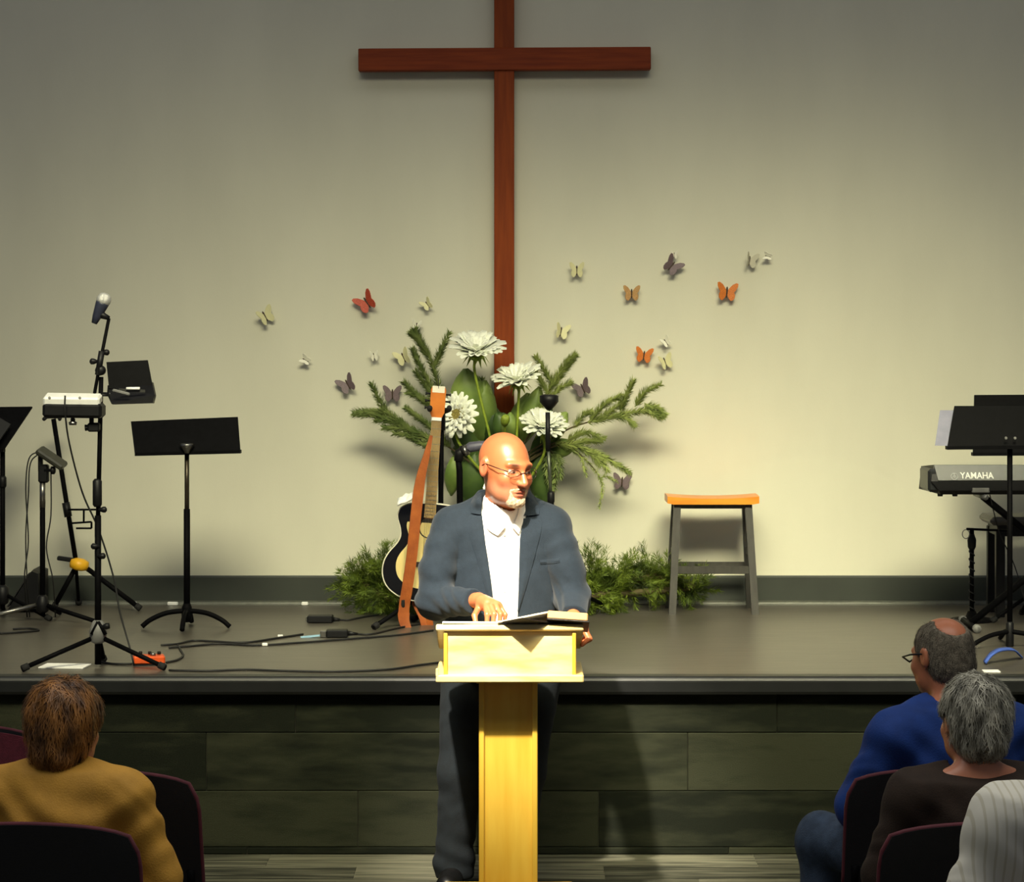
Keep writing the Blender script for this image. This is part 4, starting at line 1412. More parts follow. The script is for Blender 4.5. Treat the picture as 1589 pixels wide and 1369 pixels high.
x0, x1 = .405, glen - .165
for i in range(1, 19):
    v = x1 - (x1 - x0) * 1.55 * (1 - 2 ** (-i / 12.0))
    if v < x0 + .01:
        break
    mk('fret', slab([(-.026, v), (.026, v), (.026, v + .0025), (-.026, v + .0025)], .010, .0122), M_chrome, fb)
mk('nut', slab([(-.024, glen - .166), (.024, glen - .166), (.024, glen - .150), (-.024, glen - .150)], .0, .016), M_white, t)
hd = mk('headstock', slab([(-.024, glen - .152), (.024, glen - .152), (.036, glen - .125), (.037, glen - .015), (.03, glen), (-.03, glen), (-.037, glen - .015), (-.036, glen - .125)], -.012, .004),
        mat('amber_headstock', (206, 118, 34), rough=.35, rgb2=(176, 92, 22), scale=10), t)
mk('headstock_cap', slab([(-.03, glen - .03), (.03, glen - .03), (.03, glen + .002), (-.03, glen + .002)], -.013, .0055), M_bind, hd)
for s in (-1, 1):
    for k in range(3):
        v = glen - .105 + k * .034
        mk('tuning_peg', tube([GP(s * .034, v, -.004), GP(s * .052, v, -.004), GP(s * .062, v, -.004)], [.004, .005, .009], 8), M_blackp, hd, smooth=True)
for k in range(6):
    mk('string', tube([GP(-.02 + .008 * k, .18, .013), GP(-.018 + .0072 * k, glen - .158, .014)], .0009, 4), M_chrome, t)
mk('string_tail', tube(spline([GP(0, glen - .01, .004), GP(-.004, glen + .03, .006), GP(-.01, glen + .055, .004)], 4), .002, 5), M_cable, t)
# strap hanging from the headstock over the front to below the body
sw = [(669, 676), (662, 705), (652, 745), (645, 800), (639, 860), (632, 910), (627, 940), (627, 965), (636, 984)]
sp = spline([W(a, b, gY - .06 - .03 * math.sin(min(1, i / 6) * math.pi)) for i, (a, b) in enumerate(sw)], 6)
wd = [.007 + .020 * min(1, i / 14) if i < len(sp) - 10 else .03 - .012 * (i - len(sp) + 10) / 10 for i in range(len(sp))]


def strap_mesh(sp, wd, tw=0.0):
    V, Fc = [], []
    for i, p in enumerate(sp):
        tg = (sp[min(i + 1, len(sp) - 1)] - sp[max(i - 1, 0)]).normalized()
        a = tg.cross(Vector((0, 1, 0))).normalized()
        a = (a + Vector((0, tw, 0))).normalized()
        nn = tg.cross(a).normalized()
        for s, q in ((-1, 0), (1, 0), (1, 1), (-1, 1)):
            V.append(tuple(p + a * s * wd[i] + nn * .005 * q))
    for i in range(len(sp) - 1):
        b = i * 4
        for k in range(4):
            Fc.append((b + k, b + (k + 1) % 4, b + 4 + (k + 1) % 4, b + 4 + k))
    Fc += [(0, 3, 2, 1), (len(V) - 4, len(V) - 3, len(V) - 2, len(V) - 1)]
    return V, Fc


mk('strap', strap_mesh(sp, wd, .4), M_strap, t)['label'] = 'tan leather strap hanging down the front'
sp = spline([W(a, b, gY + .05) for a, b in ((640, 930), (648, 945), (655, 960), (662, 985), (668, 968), (660, 940), (655, 932))], 5)
mk('strap_end', strap_mesh(sp, [.016] * len(sp), .5), M_strap, t)
# added white piece standing in for the glare on the guitar's shoulder
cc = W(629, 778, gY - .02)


def glare_fn(u, v):
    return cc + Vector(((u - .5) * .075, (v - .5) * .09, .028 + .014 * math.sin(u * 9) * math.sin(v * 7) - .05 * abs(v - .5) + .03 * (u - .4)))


props(mk('white_glare_piece', grid_surface(glare_fn, 10, 8, .012, (0, 0, -1)), M_white, base=cc, smooth=True), 'small crumpled white piece standing in for glare on the shoulder of the guitar', 'cloth')

# tubular guitar stand
c = on_stage(672, gY + .2)
t = thing('guitar_stand', c, 'black tubular stand holding the acoustic guitar', 'guitar stand')
mk('upright_tube', tube([c + Vector((0, 0, .12)), W(684, 780, gY + .17), W(685, 650, gY + .13)], .0135, 10), M_black, t, smooth=True)
mk('neck_cradle', tube(spline([W(667, 633, gY - .03), W(668, 636, gY + .06), W(684, 640, gY + .12), W(696, 636, gY + .06), W(697, 633, gY - .03)], 5), .013, 8), M_rubber, t, smooth=True)
mk('grip_sleeve', tube([W(685, 668, gY + .13), W(685, 640, gY + .13)], .02, 10), M_blackp, t, smooth=True)
for fx, fy in ((580, 978), (745, 975), (690, 948)):
    p1 = on_stage(fx, stage_y(fy)) + Vector((0, 0, .014))
    p0 = c + Vector((0, -.02 if fy > 960 else 0, .17))
    l_ = mk('leg', tube([p0, p1], .0115, 8), M_black, t, smooth=True)
    mk('rubber_foot', tube([p0.lerp(p1, .94), p1], .017, 8), M_rubber, l_, smooth=True)
for s in (-1, 1):
    p = gb + gu * (.10 * s) + Vector((0, 0, -.02))
    mk('body_rest', tube(spline([c + Vector((0, 0, .17)), p + Vector((0, .10, -.005)), p + Vector((0, -.05, -.005)), p + Vector((0, -.07, .03))], 5), .010, 8), M_rubber, t, smooth=True)

# ================================================================== lectern
lx = -0.008
t = thing('lectern', (lx, 10.14, 0), 'honey-coloured wooden lectern with a wide slanted top on a narrow column', 'lectern')
sl = math.atan2(.115, .40)
tY0, tZ0 = 9.93, 1.102                         # upper (hall side) edge of the slanted top
cy_, cz_ = tY0 + .20, tZ0 - .0125 - .0575
mk('top_board', box((lx, cy_, cz_), (.542, .416, .024), R=rot(-math.degrees(sl), 0, 0), bev=.004), M_mapleh, t)
zf = 1.076
V = [(lx - .241, 9.946, .912), (lx + .241, 9.946, .912), (lx + .241, 9.946, zf - .006), (lx - .241, 9.946, zf - .006),
     (lx - .241, 9.967, .912), (lx + .241, 9.967, .912), (lx + .241, 9.967, zf - .012), (lx - .241, 9.967, zf - .012)]
CF = [(0, 1, 2, 3), (7, 6, 5, 4), (0, 4, 5, 1), (1, 5, 6, 2), (2, 6, 7, 3), (3, 7, 4, 0)]
mk('front_panel', (V, CF), M_mapleh, t)
for s in (-1, 1):
    xa, xb = lx + s * .241, lx + s * .219
    V = [(x, y, z) for x in (xa, xb) for (y, z) in ((9.967, .912), (10.29, .912), (10.29, .984), (9.967, 1.069))]
    mk('side_panel', (V, [(0, 1, 2, 3), (7, 6, 5, 4), (0, 4, 5, 1), (1, 5, 6, 2), (2, 6, 7, 3), (3, 7, 4, 0)]), M_maple, t)
    mk('edge_strip', box((lx + s * .236, 9.941, .99), (.014, .012, .155), bev=.002), M_maple, t)
mk('bottom_board', box((lx, 10.12, .902), (.542, .41, .028), bev=.004), M_mapleh, t)
mk('ledge_end', box((lx - .266, 9.925, .925), (.012, .02, .03), bev=.003), M_mapleh, t)
mk('column_panel', box((lx - .006, 10.165, .48), (.19, .19, .815), bev=.002), M_maple, t)
for s in (-1, 1):
    mk('column_post', box((lx - .006 + s * .099, 10.165, .48), (.02, .216, .815), bev=.003), M_maple, t)
mk('column_cap', box((lx - .006, 10.16, .878), (.24, .22, .02), bev=.003), M_maple, t)
mk('base_plinth', box((lx - .006, 10.14, .0362), (.5, .42, .07), bev=.008), M_maple, t)

# papers and the open book on the slanted top
rt = rot(-math.degrees(sl), 0, 0)
nrm = rt @ Vector((0, 0, 1))


def on_top(dx, dy, dz=0.0):
    """Point on the lectern top: dx from the middle, dy down the slope from the hall-side edge."""
    return Vector((lx + dx, tY0 + .004, tZ0 + .0005)) + (rt @ Vector((0, 1, 0))) * dy + nrm * dz


props(mk('paper_stack', box(on_top(-.135, .12, .004), (.235, .24, .008), R=rt @ Matrix.Rotation(.04, 3, 'Z'), bev=.002), M_paper, base=on_top(-.14, .12)), 'white papers lying on the left half of the lectern top', 'paper')
bk = thing('open_book', on_top(.1, .09), 'open leather-bound book hanging over the front edge of the lectern', 'book')
M_cover = mat('black_leather', (26, 22, 20), rough=.45, var=.1, bump=.2, bscale=200)
M_page = mat('book_pages', (240, 226, 190), rough=.7, var=.05, scale=60, stretch=(1, 1, 12))
M_gilt = mat('tan_page_edge', (226, 174, 112), rough=.5, var=.08, scale=80, stretch=(1, 1, 10))
# limp cover, one corner drooping over the edge
cv = [(.0, -.078), (.115, .02), (.16, .20), (.03, .24), (-.11, .045)]
V = [tuple(on_top(a + .045, b - .012, .003)) for a, b in cv] + [tuple(on_top(a + .045, b - .012, .0065)) for a, b in cv]
mk('cover', (V, [(4, 3, 2, 1, 0), (5, 6, 7, 8, 9)] + [(i, (i + 1) % 5, 5 + (i + 1) % 5, 5 + i) for i in range(5)]), M_cover, bk)


def page_fn(u, v):
    x = -.045 + .185 * u
    return on_top(x, -.01 + .21 * v, .008 + .036 * u ** 1.4 + .004 * math.sin(u * 3.1))


mk('left_pages', grid_surface(page_fn, 10, 4, .007, tuple(-nrm)), M_page, bk, smooth=True)
mk('right_pages', box(on_top(.212, .085, .026), (.148, .21, .030), R=rt @ rot(0, 4, 0), bev=.004), M_gilt, bk)
mk('right_cover', box(on_top(.214, .085, .0085), (.156, .22, .005), R=rt @ rot(0, 4, 0), bev=.001), M_cover, bk)
# ================================================================== people
def head_field(q, sex=0):
    """Adult head about 0.24 m tall, facing -y, centre between the eyes and ears; q in head space."""
    d = ell(q, (0, .018, .030), (.078, .098, .090))
    d = smin(d, ell(q, (0, -.028, -.025), (.066, .072, .088)), .03)
    d = smin(d, ell(q, (0, -.036, -.076), (.060, .054, .044)), .03)
    d = smin(d, ell(q, (0, -.076, -.100), (.026, .022, .020)), .02)
    ax = np.abs(q[:, 0])
    qm = q.copy()
    qm[:, 0] = ax
    d = smin(d, ell(qm, (.040, -.066, -.028), (.024, .022, .022)), .02)          # cheek
    d = smin(d, rc(qm, (.006, -.093, .022), (.045, -.078, .024), .011, .008), .014)  # brow
    d = smax(d, -ell(qm, (.033, -.104, .001), (.020, .020, .013)), .012)          # eye socket
    d = smin(d, ell(qm, (.032, -.0795, .001), (.0140, .0115, .0085)), .006)        # eye
    d = smin(d, rc(q, (0, -.096, .010), (0, -.119, -.034), .0075, .0125), .010)   # nose
    d = smin(d, ell(qm, (.012, -.108, -.036), (.0085, .011, .008)), .006)
    d = smin(d, ell(q, (0, -.0945, -.066), (.025, .010, .0065)), .006)            # lips
    d = smin(d, ell(q, (0, -.0925, -.078), (.022, .011, .0070)), .005)
    d = smax(d, -ell(q, (0, -.107, -.0715), (.022, .010, .0016)), .003)
    d = smin(d, smax(ell(qm, (.082, .014, .000), (.011, .021, .034)), -ell(qm, (.094, .008, .002), (.008, .011, .020)), .006), .008)  # ear
    return d


def rotm(yaw=0, pitch=0, roll=0):
    return np.array(rot(pitch, roll, yaw), f32)


def hair_strands(fn, V, N, n, length, m, name, parent, off, rng, width=.0035, up=(0, 0, -1), keep=None, lift=.004):
    """Fine ribbons lying on a hair volume, following gravity along its surface."""
    idx = rng.choice(len(V), size=n * 2)
    if keep is not None:
        idx = idx[keep[idx]]
    idx = idx[:n]
    P = V[idx].astype(f32) + N[idx] * lift * .3
    D = np.tile(np.array(up, f32), (len(idx), 1)) + rng.normal(0, .33, (len(idx), 3)).astype(f32)
    L = length * (0.6 + 0.6 * rng.random(len(idx))).astype(f32)
    pts = [P]
    for s in range(4):
        nn = normals_of(fn, P)
        D2 = D - nn * (D * nn).sum(1, keepdims=True)
        D2 /= np.linalg.norm(D2, axis=1, keepdims=True) + 1e-6
        P = P + D2 * (L / 4)[:, None]
        dd = fn(P)
        P = P + nn * np.clip(lift * (0.3 + .5 * s) - dd, -.02, .02)[:, None]
        pts.append(P)
    sd = np.cross(D2, nn)
    sd /= np.linalg.norm(sd, axis=1, keepdims=True) + 1e-6
    Vv, Fq = [], []
    k = len(idx)
    for s, p in enumerate(pts):
        w = width * (1 - .8 * s / 4) * .5
        Vv += [p - sd * w, p + sd * w]
    Vv = np.concatenate(Vv)
    base = np.arange(k)
    for s in range(4):
        a = base + (2 * s) * k
        Fq.append(np.stack([a, a + k, a + 3 * k, a + 2 * k], 1))
    o = mk(name, (Vv + np.array(off), np.concatenate(Fq)), m, parent)
    props(o, kind='stuff')
    return o


M_skin = mat('skin', (255, 255, 255), rough=.36, var=.05, scale=25, attr='Col', sub=.06, spec=.5)
M_hairattr = mat('short_hair', (255, 255, 255), rough=.6, var=.2, scale=150, attr='Col', bump=.3, bscale=300)
L3 = lambda *c: np.array(lin(c)[:3], f32)

# ------------------------------------------------------------------ the speaker
MX, MY = -0.029, 10.55
OFF = np.array((MX, MY, 0.0))
sp_ = thing('person', (MX, MY, 0), 'bald bearded man in a blue-grey blazer and white shirt standing behind the lectern', 'person')
HC, HS = np.array((.004, -.050, 1.643), f32), 1.135
HR = rotm(36, 7, 3)


def to_head(P):
    return ((P - HC) @ HR) / f32(HS)


NECK = ((.0, -.012, 1.575), (.0, .035, 1.44))
# limb joints of the figure: shoulder, elbow, wrist (image left first)
ARM_A = [(-.205, .035, 1.405), (-.268, -.045, 1.13), (-.098, -.262, 1.152)]
ARM_B = [(.190, .035, 1.405), (.262, -.045, 1.15), (.262, -.26, 1.075)]


def torso_core(P, e=0.0):
    d = ell(P, (-.005, .04, 1.29), (.215 + e, .125 + e, .22 + e))
    d = smin(d, ell(P, (-.005, .015, 1.06), (.205 + e, .150 + e, .24 + e)), .10)
    d = smin(d, rc(P, (-.085, .04, 1.455), (-.195, .04, 1.40), .062 + e, .070 + e), .05)
    d = smin(d, rc(P, (.080, .04, 1.455), (.182, .04, 1.40), .062 + e, .070 + e), .05)
    return d


HAND_A = [  # fingers: joints with radii
    ([(-.098, -.315, 1.130), (-.112, -.362, 1.105), (-.104, -.395, 1.062)], [.0125, .0105, .0085]),
    ([(-.070, -.360, 1.138), (-.064, -.398, 1.112), (-.066, -.404, 1.058)], [.0115, .0098, .0080]),
    ([(-.050, -.365, 1.142), (-.038, -.402, 1.114), (-.044, -.402, 1.056)], [.0115, .0098, .0080]),
    ([(-.030, -.357, 1.140), (-.014, -.388, 1.112), (-.020, -.390, 1.060)], [.0110, .0092, .0078]),
    ([(-.014, -.340, 1.134), (.004, -.362, 1.108), (.000, -.364, 1.066)], [.0098, .0082, .0070]),
]
HAND_B = [
    ([(.268, -.315, 1.066), (.262, -.350, 1.062), (.252, -.380, 1.050)], [.0125, .0105, .0088]),
    ([(.300, -.345, 1.052), (.318, -.372, 1.018), (.292, -.376, .996)], [.0110, .0098, .0085]),
    ([(.304, -.326, 1.050), (.322, -.348, 1.014), (.294, -.352, .996)], [.0110, .0098, .0085]),
    ([(.304, -.306, 1.050), (.322, -.326, 1.016), (.294, -.330, .998)], [.0105, .0092, .0080]),
    ([(.300, -.288, 1.050), (.318, -.304, 1.022), (.294, -.308, 1.006)], [.0095, .0082, .0072]),
]


def man_body(P):
    d = head_field(to_head(P)) * f32(HS)
    d = smin(d, rc(P, NECK[0], NECK[1], .074, .080), .04)
    b = torso_core(P, -.035)
    b = smin(b, chain(P, ARM_A, [.05, .042, .028], .03), .03)
    b = smin(b, chain(P, ARM_B, [.05, .042, .028], .03), .03)
    b = smin(b, ell(P, (-.02, .03, .87), (.16, .10, .14)), .08)
    for s, kx, fx in ((-.125, -.165, -.195), (.10, .065, .035)):
        b = smin(b, chain(P, [(s, .03, .84), (kx, .0, .46), (fx, .045, .09)], [.085, .055, .042], .04), .05)
        b = smin(b, rc(P, (fx, .05, .05), (fx - .015 * (1 if fx < 0 else -1), -.12, .035), .035, .028), .03)
    d = smin(d, b, .03)
    # hands: palm, then five separate fingers
    pa = smin(rc(P, ARM_A[2], (-.064, -.335, 1.142), .027, .026), rc(P, (-.080, -.300, 1.148), (-.028, -.335, 1.138), .026, .021), .02)
    pb = smin(rc(P, ARM_B[2], (.288, -.320, 1.056), .027, .024), rc(P, (.280, -.300, 1.062), (.296, -.325, 1.054), .024, .021), .02)
    for hand, fs in ((pa, HAND_A), (pb, HAND_B)):
        h = hand
        for pts, rs in fs:
            h = smin(h, chain(P, pts, rs, .006), .008)
        d = smin(d, h, .012)
    return d


V, Q = mesh_field(man_body, (-.42, -.50, -.02), (.42, .26, 1.86), .0038)
q = to_head(V.astype(f32))
skin = L3(194, 112, 70)
C = np.tile(skin, (len(V), 1))


def tint(C, w, c):
    return C * (1 - w[:, None]) + w[:, None] * np.array(c, f32)


def blob(q, c, r):
    return np.clip(1.6 - 1.6 * np.sqrt((((q - np.array(c, f32)) / np.array(r, f32)) ** 2).sum(1)), 0, 1)


qa = q.copy()
qa[:, 0] = np.abs(qa[:, 0])
C = tint(C, .55 * blob(qa, (.045, -.06, -.03), (.035, .04, .03)), L3(206, 104, 72))
C = tint(C, .6 * blob(q, (0, -.12, -.03), (.02, .02, .02)), L3(212, 118, 84))
C = tint(C, .55 * blob(qa, (.085, .01, 0), (.02, .03, .04)), L3(206, 112, 84))
st_ = np.clip((-.028 - q[:, 2]) / .03, 0, 1) * np.clip((.03 - q[:, 1]) / .05, 0, 1) * (q[:, 2] > -.125)
C = tint(C, .45 * st_, L3(176, 132, 108))
C = tint(C, .8 * blob(q, (0, -.104, -.067), (.026, .014, .010)), L3(150, 74, 60))
C = tint(C, .8 * blob(q, (0, -.102, -.079), (.023, .014, .009)), L3(168, 88, 72))
C = tint(C, .9 * blob(qa, (.030, -.094, .024), (.026, .02, .0085)), L3(74, 44, 30))
C = tint(C, .5 * blob(qa, (.032, -.09, .008), (.022, .02, .009)), L3(120, 66, 48))
ey = (((qa - np.array((.032, -.0795, .001), f32)) / np.array((.0150, .0140, .0118), f32)) ** 2).sum(1) < 1.0
ey &= np.abs(q[:, 2] - .000) < .0042
C = tint(C, ey * .9, L3(176, 150, 132))
iris = ey & (((q[:, 0] - np.where(q[:, 0] > 0, .036, -.028)) / .0062) ** 2 + ((q[:, 2] - .001) / .0064) ** 2 < 1)
C = tint(C, iris * .95, L3(34, 24, 18))
lid = (np.abs((((qa - np.array((.032, -.084, .001), f32)) / np.array((.0170, .02, .0100), f32)) ** 2).sum(1) - 1.0) < .3) & (q[:, 2] > .003)
C = tint(C, lid * .55, L3(96, 54, 40))
body_o = mk('body', (V + OFF, Q), M_skin, sp_, smooth=True, colors=C)
body_o['label'] = 'bald head with short beard, and bare hands'


# beard: moustache ends and chin goatee, grey-white
def beard_field(P):
    q = to_head(P)
    qm = q.copy()
    qm[:, 0] = np.abs(qm[:, 0])
    d = smin(ell(q, (0, -.078, -.104), (.036, .028, .021)), rc(qm, (.022, -.086, -.090), (.031, -.084, -.066), .010, .006), .012)
    d = smin(d, rc(qm, (.008, -.1005, -.0565), (.030, -.087, -.061), .0035, .0045), .008)
    d = smax(d, -ell(q, (0, -.103, -.0725), (.0235, .02, .0115)), .004)
    w = np.sin(q[:, 0] * 420 + 3 * np.sin(q[:, 2] * 90)) * np.sin(q[:, 2] * 260 + q[:, 0] * 120)
    return d * f32(HS) + .0012 * w.astype(f32)


lo_b, hi_b = (-.10, -.22, 1.46), (.14, .02, 1.62)
V, Q = mesh_field(beard_field, lo_b, hi_b, .003)
mk('beard', (V + OFF, Q), mat('grey_beard', (206, 186, 156), rough=.8, rgb2=(168, 138, 108), scale=160, bump=.4, bscale=400), sp_, smooth=True)


# white shirt under the blazer
def shirt_field(P):
    d = torso_core(P, -.018)
    d = smin(d, rc(P, (0, .0, 1.505), (0, .03, 1.43), .086, .095), .03)
    d = smax(d, -rc(P, (.006, -.045, 1.56), (.0, .0, 1.49), .074, .062), .008)
    d = smax(d, -rc(P, (.014, -.19, 1.53), (.014, -.13, 1.425), .050, .012), .006)
    d = smax(d, (P[:, 2] - f32(1.530)) - .25 * P[:, 1], .004)
    d = smax(d, f32(.90) - P[:, 2], .004)
    return d + .002 * np.sin(P[:, 2] * 38 + P[:, 0] * 60)


V, Q = mesh_field(shirt_field, (-.34, -.24, .86), (.34, .26, 1.60), .006)
M_shirt = mat('white_cotton', (240, 238, 234), rough=.8, var=.02)
shirt = mk('shirt', (V + OFF, Q), M_shirt, sp_, smooth=True)


def folds(P, amp):
    x, y, z = P[:, 0], P[:, 1], P[:, 2]
    return amp * (np.sin(34 * z + 22 * x + 2.2 * np.sin(13 * x + 9 * z) + 9 * y) * .6 + np.sin(61 * z - 37 * x + 17 * y + 2 * np.sin(19 * z)) * .4)


def lapel_x(P):
    z = P[:, 2]
    tt = np.clip((1.53 - z) / .47, 0, 1.15)
    return -.094 + .053 * tt, .064 - .014 * tt


def jacket_solid(P):
    d = torso_core(P, -.004)
    d = smin(d, rc(P, (-.10, .05, 1.465), (-.204, .045, 1.422), .064, .060), .02)
    d = smin(d, rc(P, (.095, .05, 1.465), (.182, .045, 1.424), .064, .060), .02)
    d = smin(d, ell(P, (-.012, .02, .90), (.205, .158, .20)), .08)
    d = smin(d, rc(P, (-.150, .025, 1.36), (-.150, .015, .95), .078, .075), .04)
    d = smin(d, rc(P, (.135, .025, 1.36), (.135, .015, .95), .078, .075), .04)
    wr = np.exp(-((P[:, 2] - 1.14) / .10) ** 2)
    fa = .0030 * np.sin(95 * P[:, 2] + 55 * P[:, 0] - 40 * P[:, 1] + 2 * np.sin(30 * P[:, 0])) * wr
    a = chain(P, [(-.212, .03, 1.410), (-.236, -.005, 1.33), (-.258, -.035, 1.25), (-.272, -.060, 1.128), (-.118, -.240, 1.142)], [.062, .069, .069, .067, .050], .03) + fa
    b = chain(P, [(.188, .03, 1.410), (.214, -.005, 1.33), (.238, -.03, 1.25), (.264, -.055, 1.14), (.264, -.215, 1.086)], [.062, .068, .068, .066, .052], .03) + fa
    kz = (.005 + .050 * np.clip((P[:, 2] - 1.33) / .08, 0, 1)).astype(f32)
    d = smin(d, a, kz)
    d = smin(d, b, kz)
    # stand collar round the back of the neck
    d = smin(d, chain(P, [(-.100, -.015, 1.508), (-.088, .06, 1.532), (0, .105, 1.545), (.084, .06, 1.532), (.092, -.015, 1.508)], [.019] * 5, .02), .02)
    return d + folds(P, .0022).astype(f32)


def jacket_field(P):
    d = jacket_solid(P)
    xl, xr = lapel_x(P)
    cut = np.maximum(np.maximum(xl - P[:, 0], P[:, 0] - xr), P[:, 1] - .02)
    d = smax(d, -cut, .006)
    d = smax(d, -rc(P, (.0, .005, 1.40), (.0, -.01, 1.72), .084, .100), .010)
    d = smax(d, f32(.815) - P[:, 2], .006)
    # open cuffs
    for arm in ((-.118, -.235, 1.142, -.06, -.33, 1.150), (.264, -.215, 1.086, .266, -.33, 1.06)):
        p = np.array(arm[:3], f32)
        dr = np.array(arm[3:], f32) - p
        dr /= np.linalg.norm(dr)
        d = smax(d, np.where(np.linalg.norm(P - p, axis=1) < .16, (P - p) @ dr - .012, -1).astype(f32), .004)
    return d


V, Q = mesh_field(jacket_field, (-.42, -.36, .78), (.42, .28, 1.62), .0052)
M_blazer = mat('blue_grey_wool', (28, 38, 48), rough=.85, var=.07, scale=60, bump=.25, bscale=350, sheen=.1, spec=.25)
blazer = mk('blazer', (V + OFF, Q), M_blazer, sp_, smooth=True)


def px_local(px, py, Y):
    p = W(px, py, Y)
    return p.x - MX, p.z


def patch(name, inner, outer, field, m, parent, lift=.004, th=.005, nt_=16, na=5, Yp=10.40):
    """Cloth flap lying on a body field: strip between two pixel polylines."""
    a = spline([Vector((*px_local(*p, Yp), 0)) for p in inner], 6)
    b = spline([Vector((*px_local(*p, Yp), 0)) for p in outer], 6)

    def samp(l, t):
        x = t * (len(l) - 1)
        k = min(int(x), len(l) - 2)
        return l[k].lerp(l[k + 1], x - k)
    X, Z, LF = [], [], []
    for i in range(nt_ + 1):
        for j in range(na + 1):
            p = samp(a, i / nt_).lerp(samp(b, i / nt_), j / na)
            X.append(p.x)
            Z.append(p.y)
            LF.append(lift + .004 * math.sin(math.pi * j / na))
    y = hit_front(field, X, Z, -.45)
    V = [(x + MX, yy - l + MY, z) for x, yy, z, l in zip(X, y, Z, LF)]
    w = na + 1
    Fc = [(i * w + j, i * w + j + 1, (i + 1) * w + j + 1, (i + 1) * w + j) for i in range(nt_) for j in range(na)]
    n0 = len(V)
    V += [(x, yy + th, z) for x, yy, z in V]
    Fc += [tuple(k + n0 for k in f[::-1]) for f in Fc]
    ring = [i * w for i in range(nt_ + 1)] + [nt_ * w + j for j in range(1, na + 1)] + [i * w + na for i in range(nt_ - 1, -1, -1)] + [j for j in range(na - 1, 0, -1)]
    Fc += [(r0, r1, r1 + n0, r0 + n0) for r0, r1 in zip(ring, ring[1:] + ring[:1])]
    return mk(name, (V, Fc), m, parent, smooth=True, auto=40)


patch('lapel', [(745, 806), (750, 830), (756, 865), (762, 905), (768, 962)], [(728, 804), (724, 818), (733, 850), (746, 890), (765, 960)], jacket_solid, M_blazer, blazer)
patch('collar', [(747, 768), (747, 785), (746, 802)], [(735, 774), (728, 788), (730, 800)], jacket_solid, M_blazer, blazer, nt_=8)
patch('lapel', [(810, 808), (809, 835), (808, 870), (806, 905), (803, 950)], [(836, 806), (841, 820), (833, 855), (822, 895), (806, 948)], jacket_solid, M_blazer, blazer)
patch('collar', [(812, 775), (812, 790), (811, 804)], [(828, 776), (838, 790), (837, 802)], jacket_solid, M_blazer, blazer, nt_=8)
patch('pocket_flap', [(838, 872), (853, 871), (868, 868)], [(839, 879), (854, 878), (869, 875)], jacket_solid, M_blazer, blazer, nt_=6, na=2, lift=.002, th=.003)
# shirt collar wings and buttons
patch('shirt_collar', [(750, 764), (760, 784), (772, 803), (784, 820)], [(746, 775), (749, 796), (755, 822), (772, 834)], shirt_field, M_shirt, shirt, lift=.010, nt_=12, na=4)
patch('shirt_collar', [(807, 784), (803, 802), (795, 820)], [(812, 792), (812, 812), (805, 832)], shirt_field, M_shirt, shirt, lift=.010, nt_=8, na=3)
for by in (833, 876, 920):
    x, z = px_local(783, by, 10.40)
    y = float(hit_front(shirt_field, [x], [z], -.45)[0])
    mk('button', lathe([(.005, 0), (.005, .002), (.003, .003)], (x + MX, y + MY, z), 10, rot(90, 0, 0)), mat('pearl_button', (190, 186, 178), rough=.3) if by == 833 else bpy.data.materials['pearl_button'], shirt)


def trousers_field(P):
    d = ell(P, (-.012, .03, .87), (.205, .145, .16))
    for s, kx, fx in ((-.140, -.170, -.198), (.110, .070, .040)):
        e = chain(P, [(s, .03, .82), (kx, .005, .46), (fx, .035, .10), (fx, .04, .045)], [.112, .085, .072, .074], .04)
        e = e + .004 * np.sin(70 * P[:, 2] + 30 * P[:, 0]) * np.exp(-((P[:, 2] - .12) / .10) ** 2) + folds(P, .002)
        d = smin(d, e, .03)
    d = smax(d, f32(.038) - P[:, 2], .004)
    return smax(d, P[:, 2] - f32(.96), .004).astype(f32)


V, Q = mesh_field(trousers_field, (-.33, -.16, 0), (.26, .24, 1.0), .0065)
mk('trousers', (V + OFF, Q), mat('dark_denim', (13, 22, 27), rough=.9, var=.15, scale=40, bump=.3, bscale=400), sp_, smooth=True)
for s, fx, tx in ((0, -.198, -.220), (1, .040, .062)):
    def shoe_field(P):
        d = rc(P, (fx, .075, .048), (tx, -.125, .034), .046, .047)
        d = smin(d, ell(P, (fx, .03, .075), (.046, .06, .045)), .04)
        d = smax(d, f32(.001) - P[:, 2], .004)
        return d
    V, Q = mesh_field(shoe_field, (fx - .1, -.24, -.02), (fx + .1, .18, .16), .006)
    mk('shoe', (V + OFF, Q), mat('black_shoe_leather', (18, 17, 17), rough=.35) if s == 0 else bpy.data.materials['black_shoe_leather'], sp_, smooth=True)

# glasses
gl = thing('eyeglasses', (MX + HC[0], MY + HC[1], HC[2]), 'thin dark-framed eyeglasses on the face of the standing speaker', 'eyeglasses')


def from_head(x, y, z):
    p = HR @ (np.array((x, y, z), f32) * HS) + HC
    return Vector((p[0] + MX, p[1] + MY, p[2]))


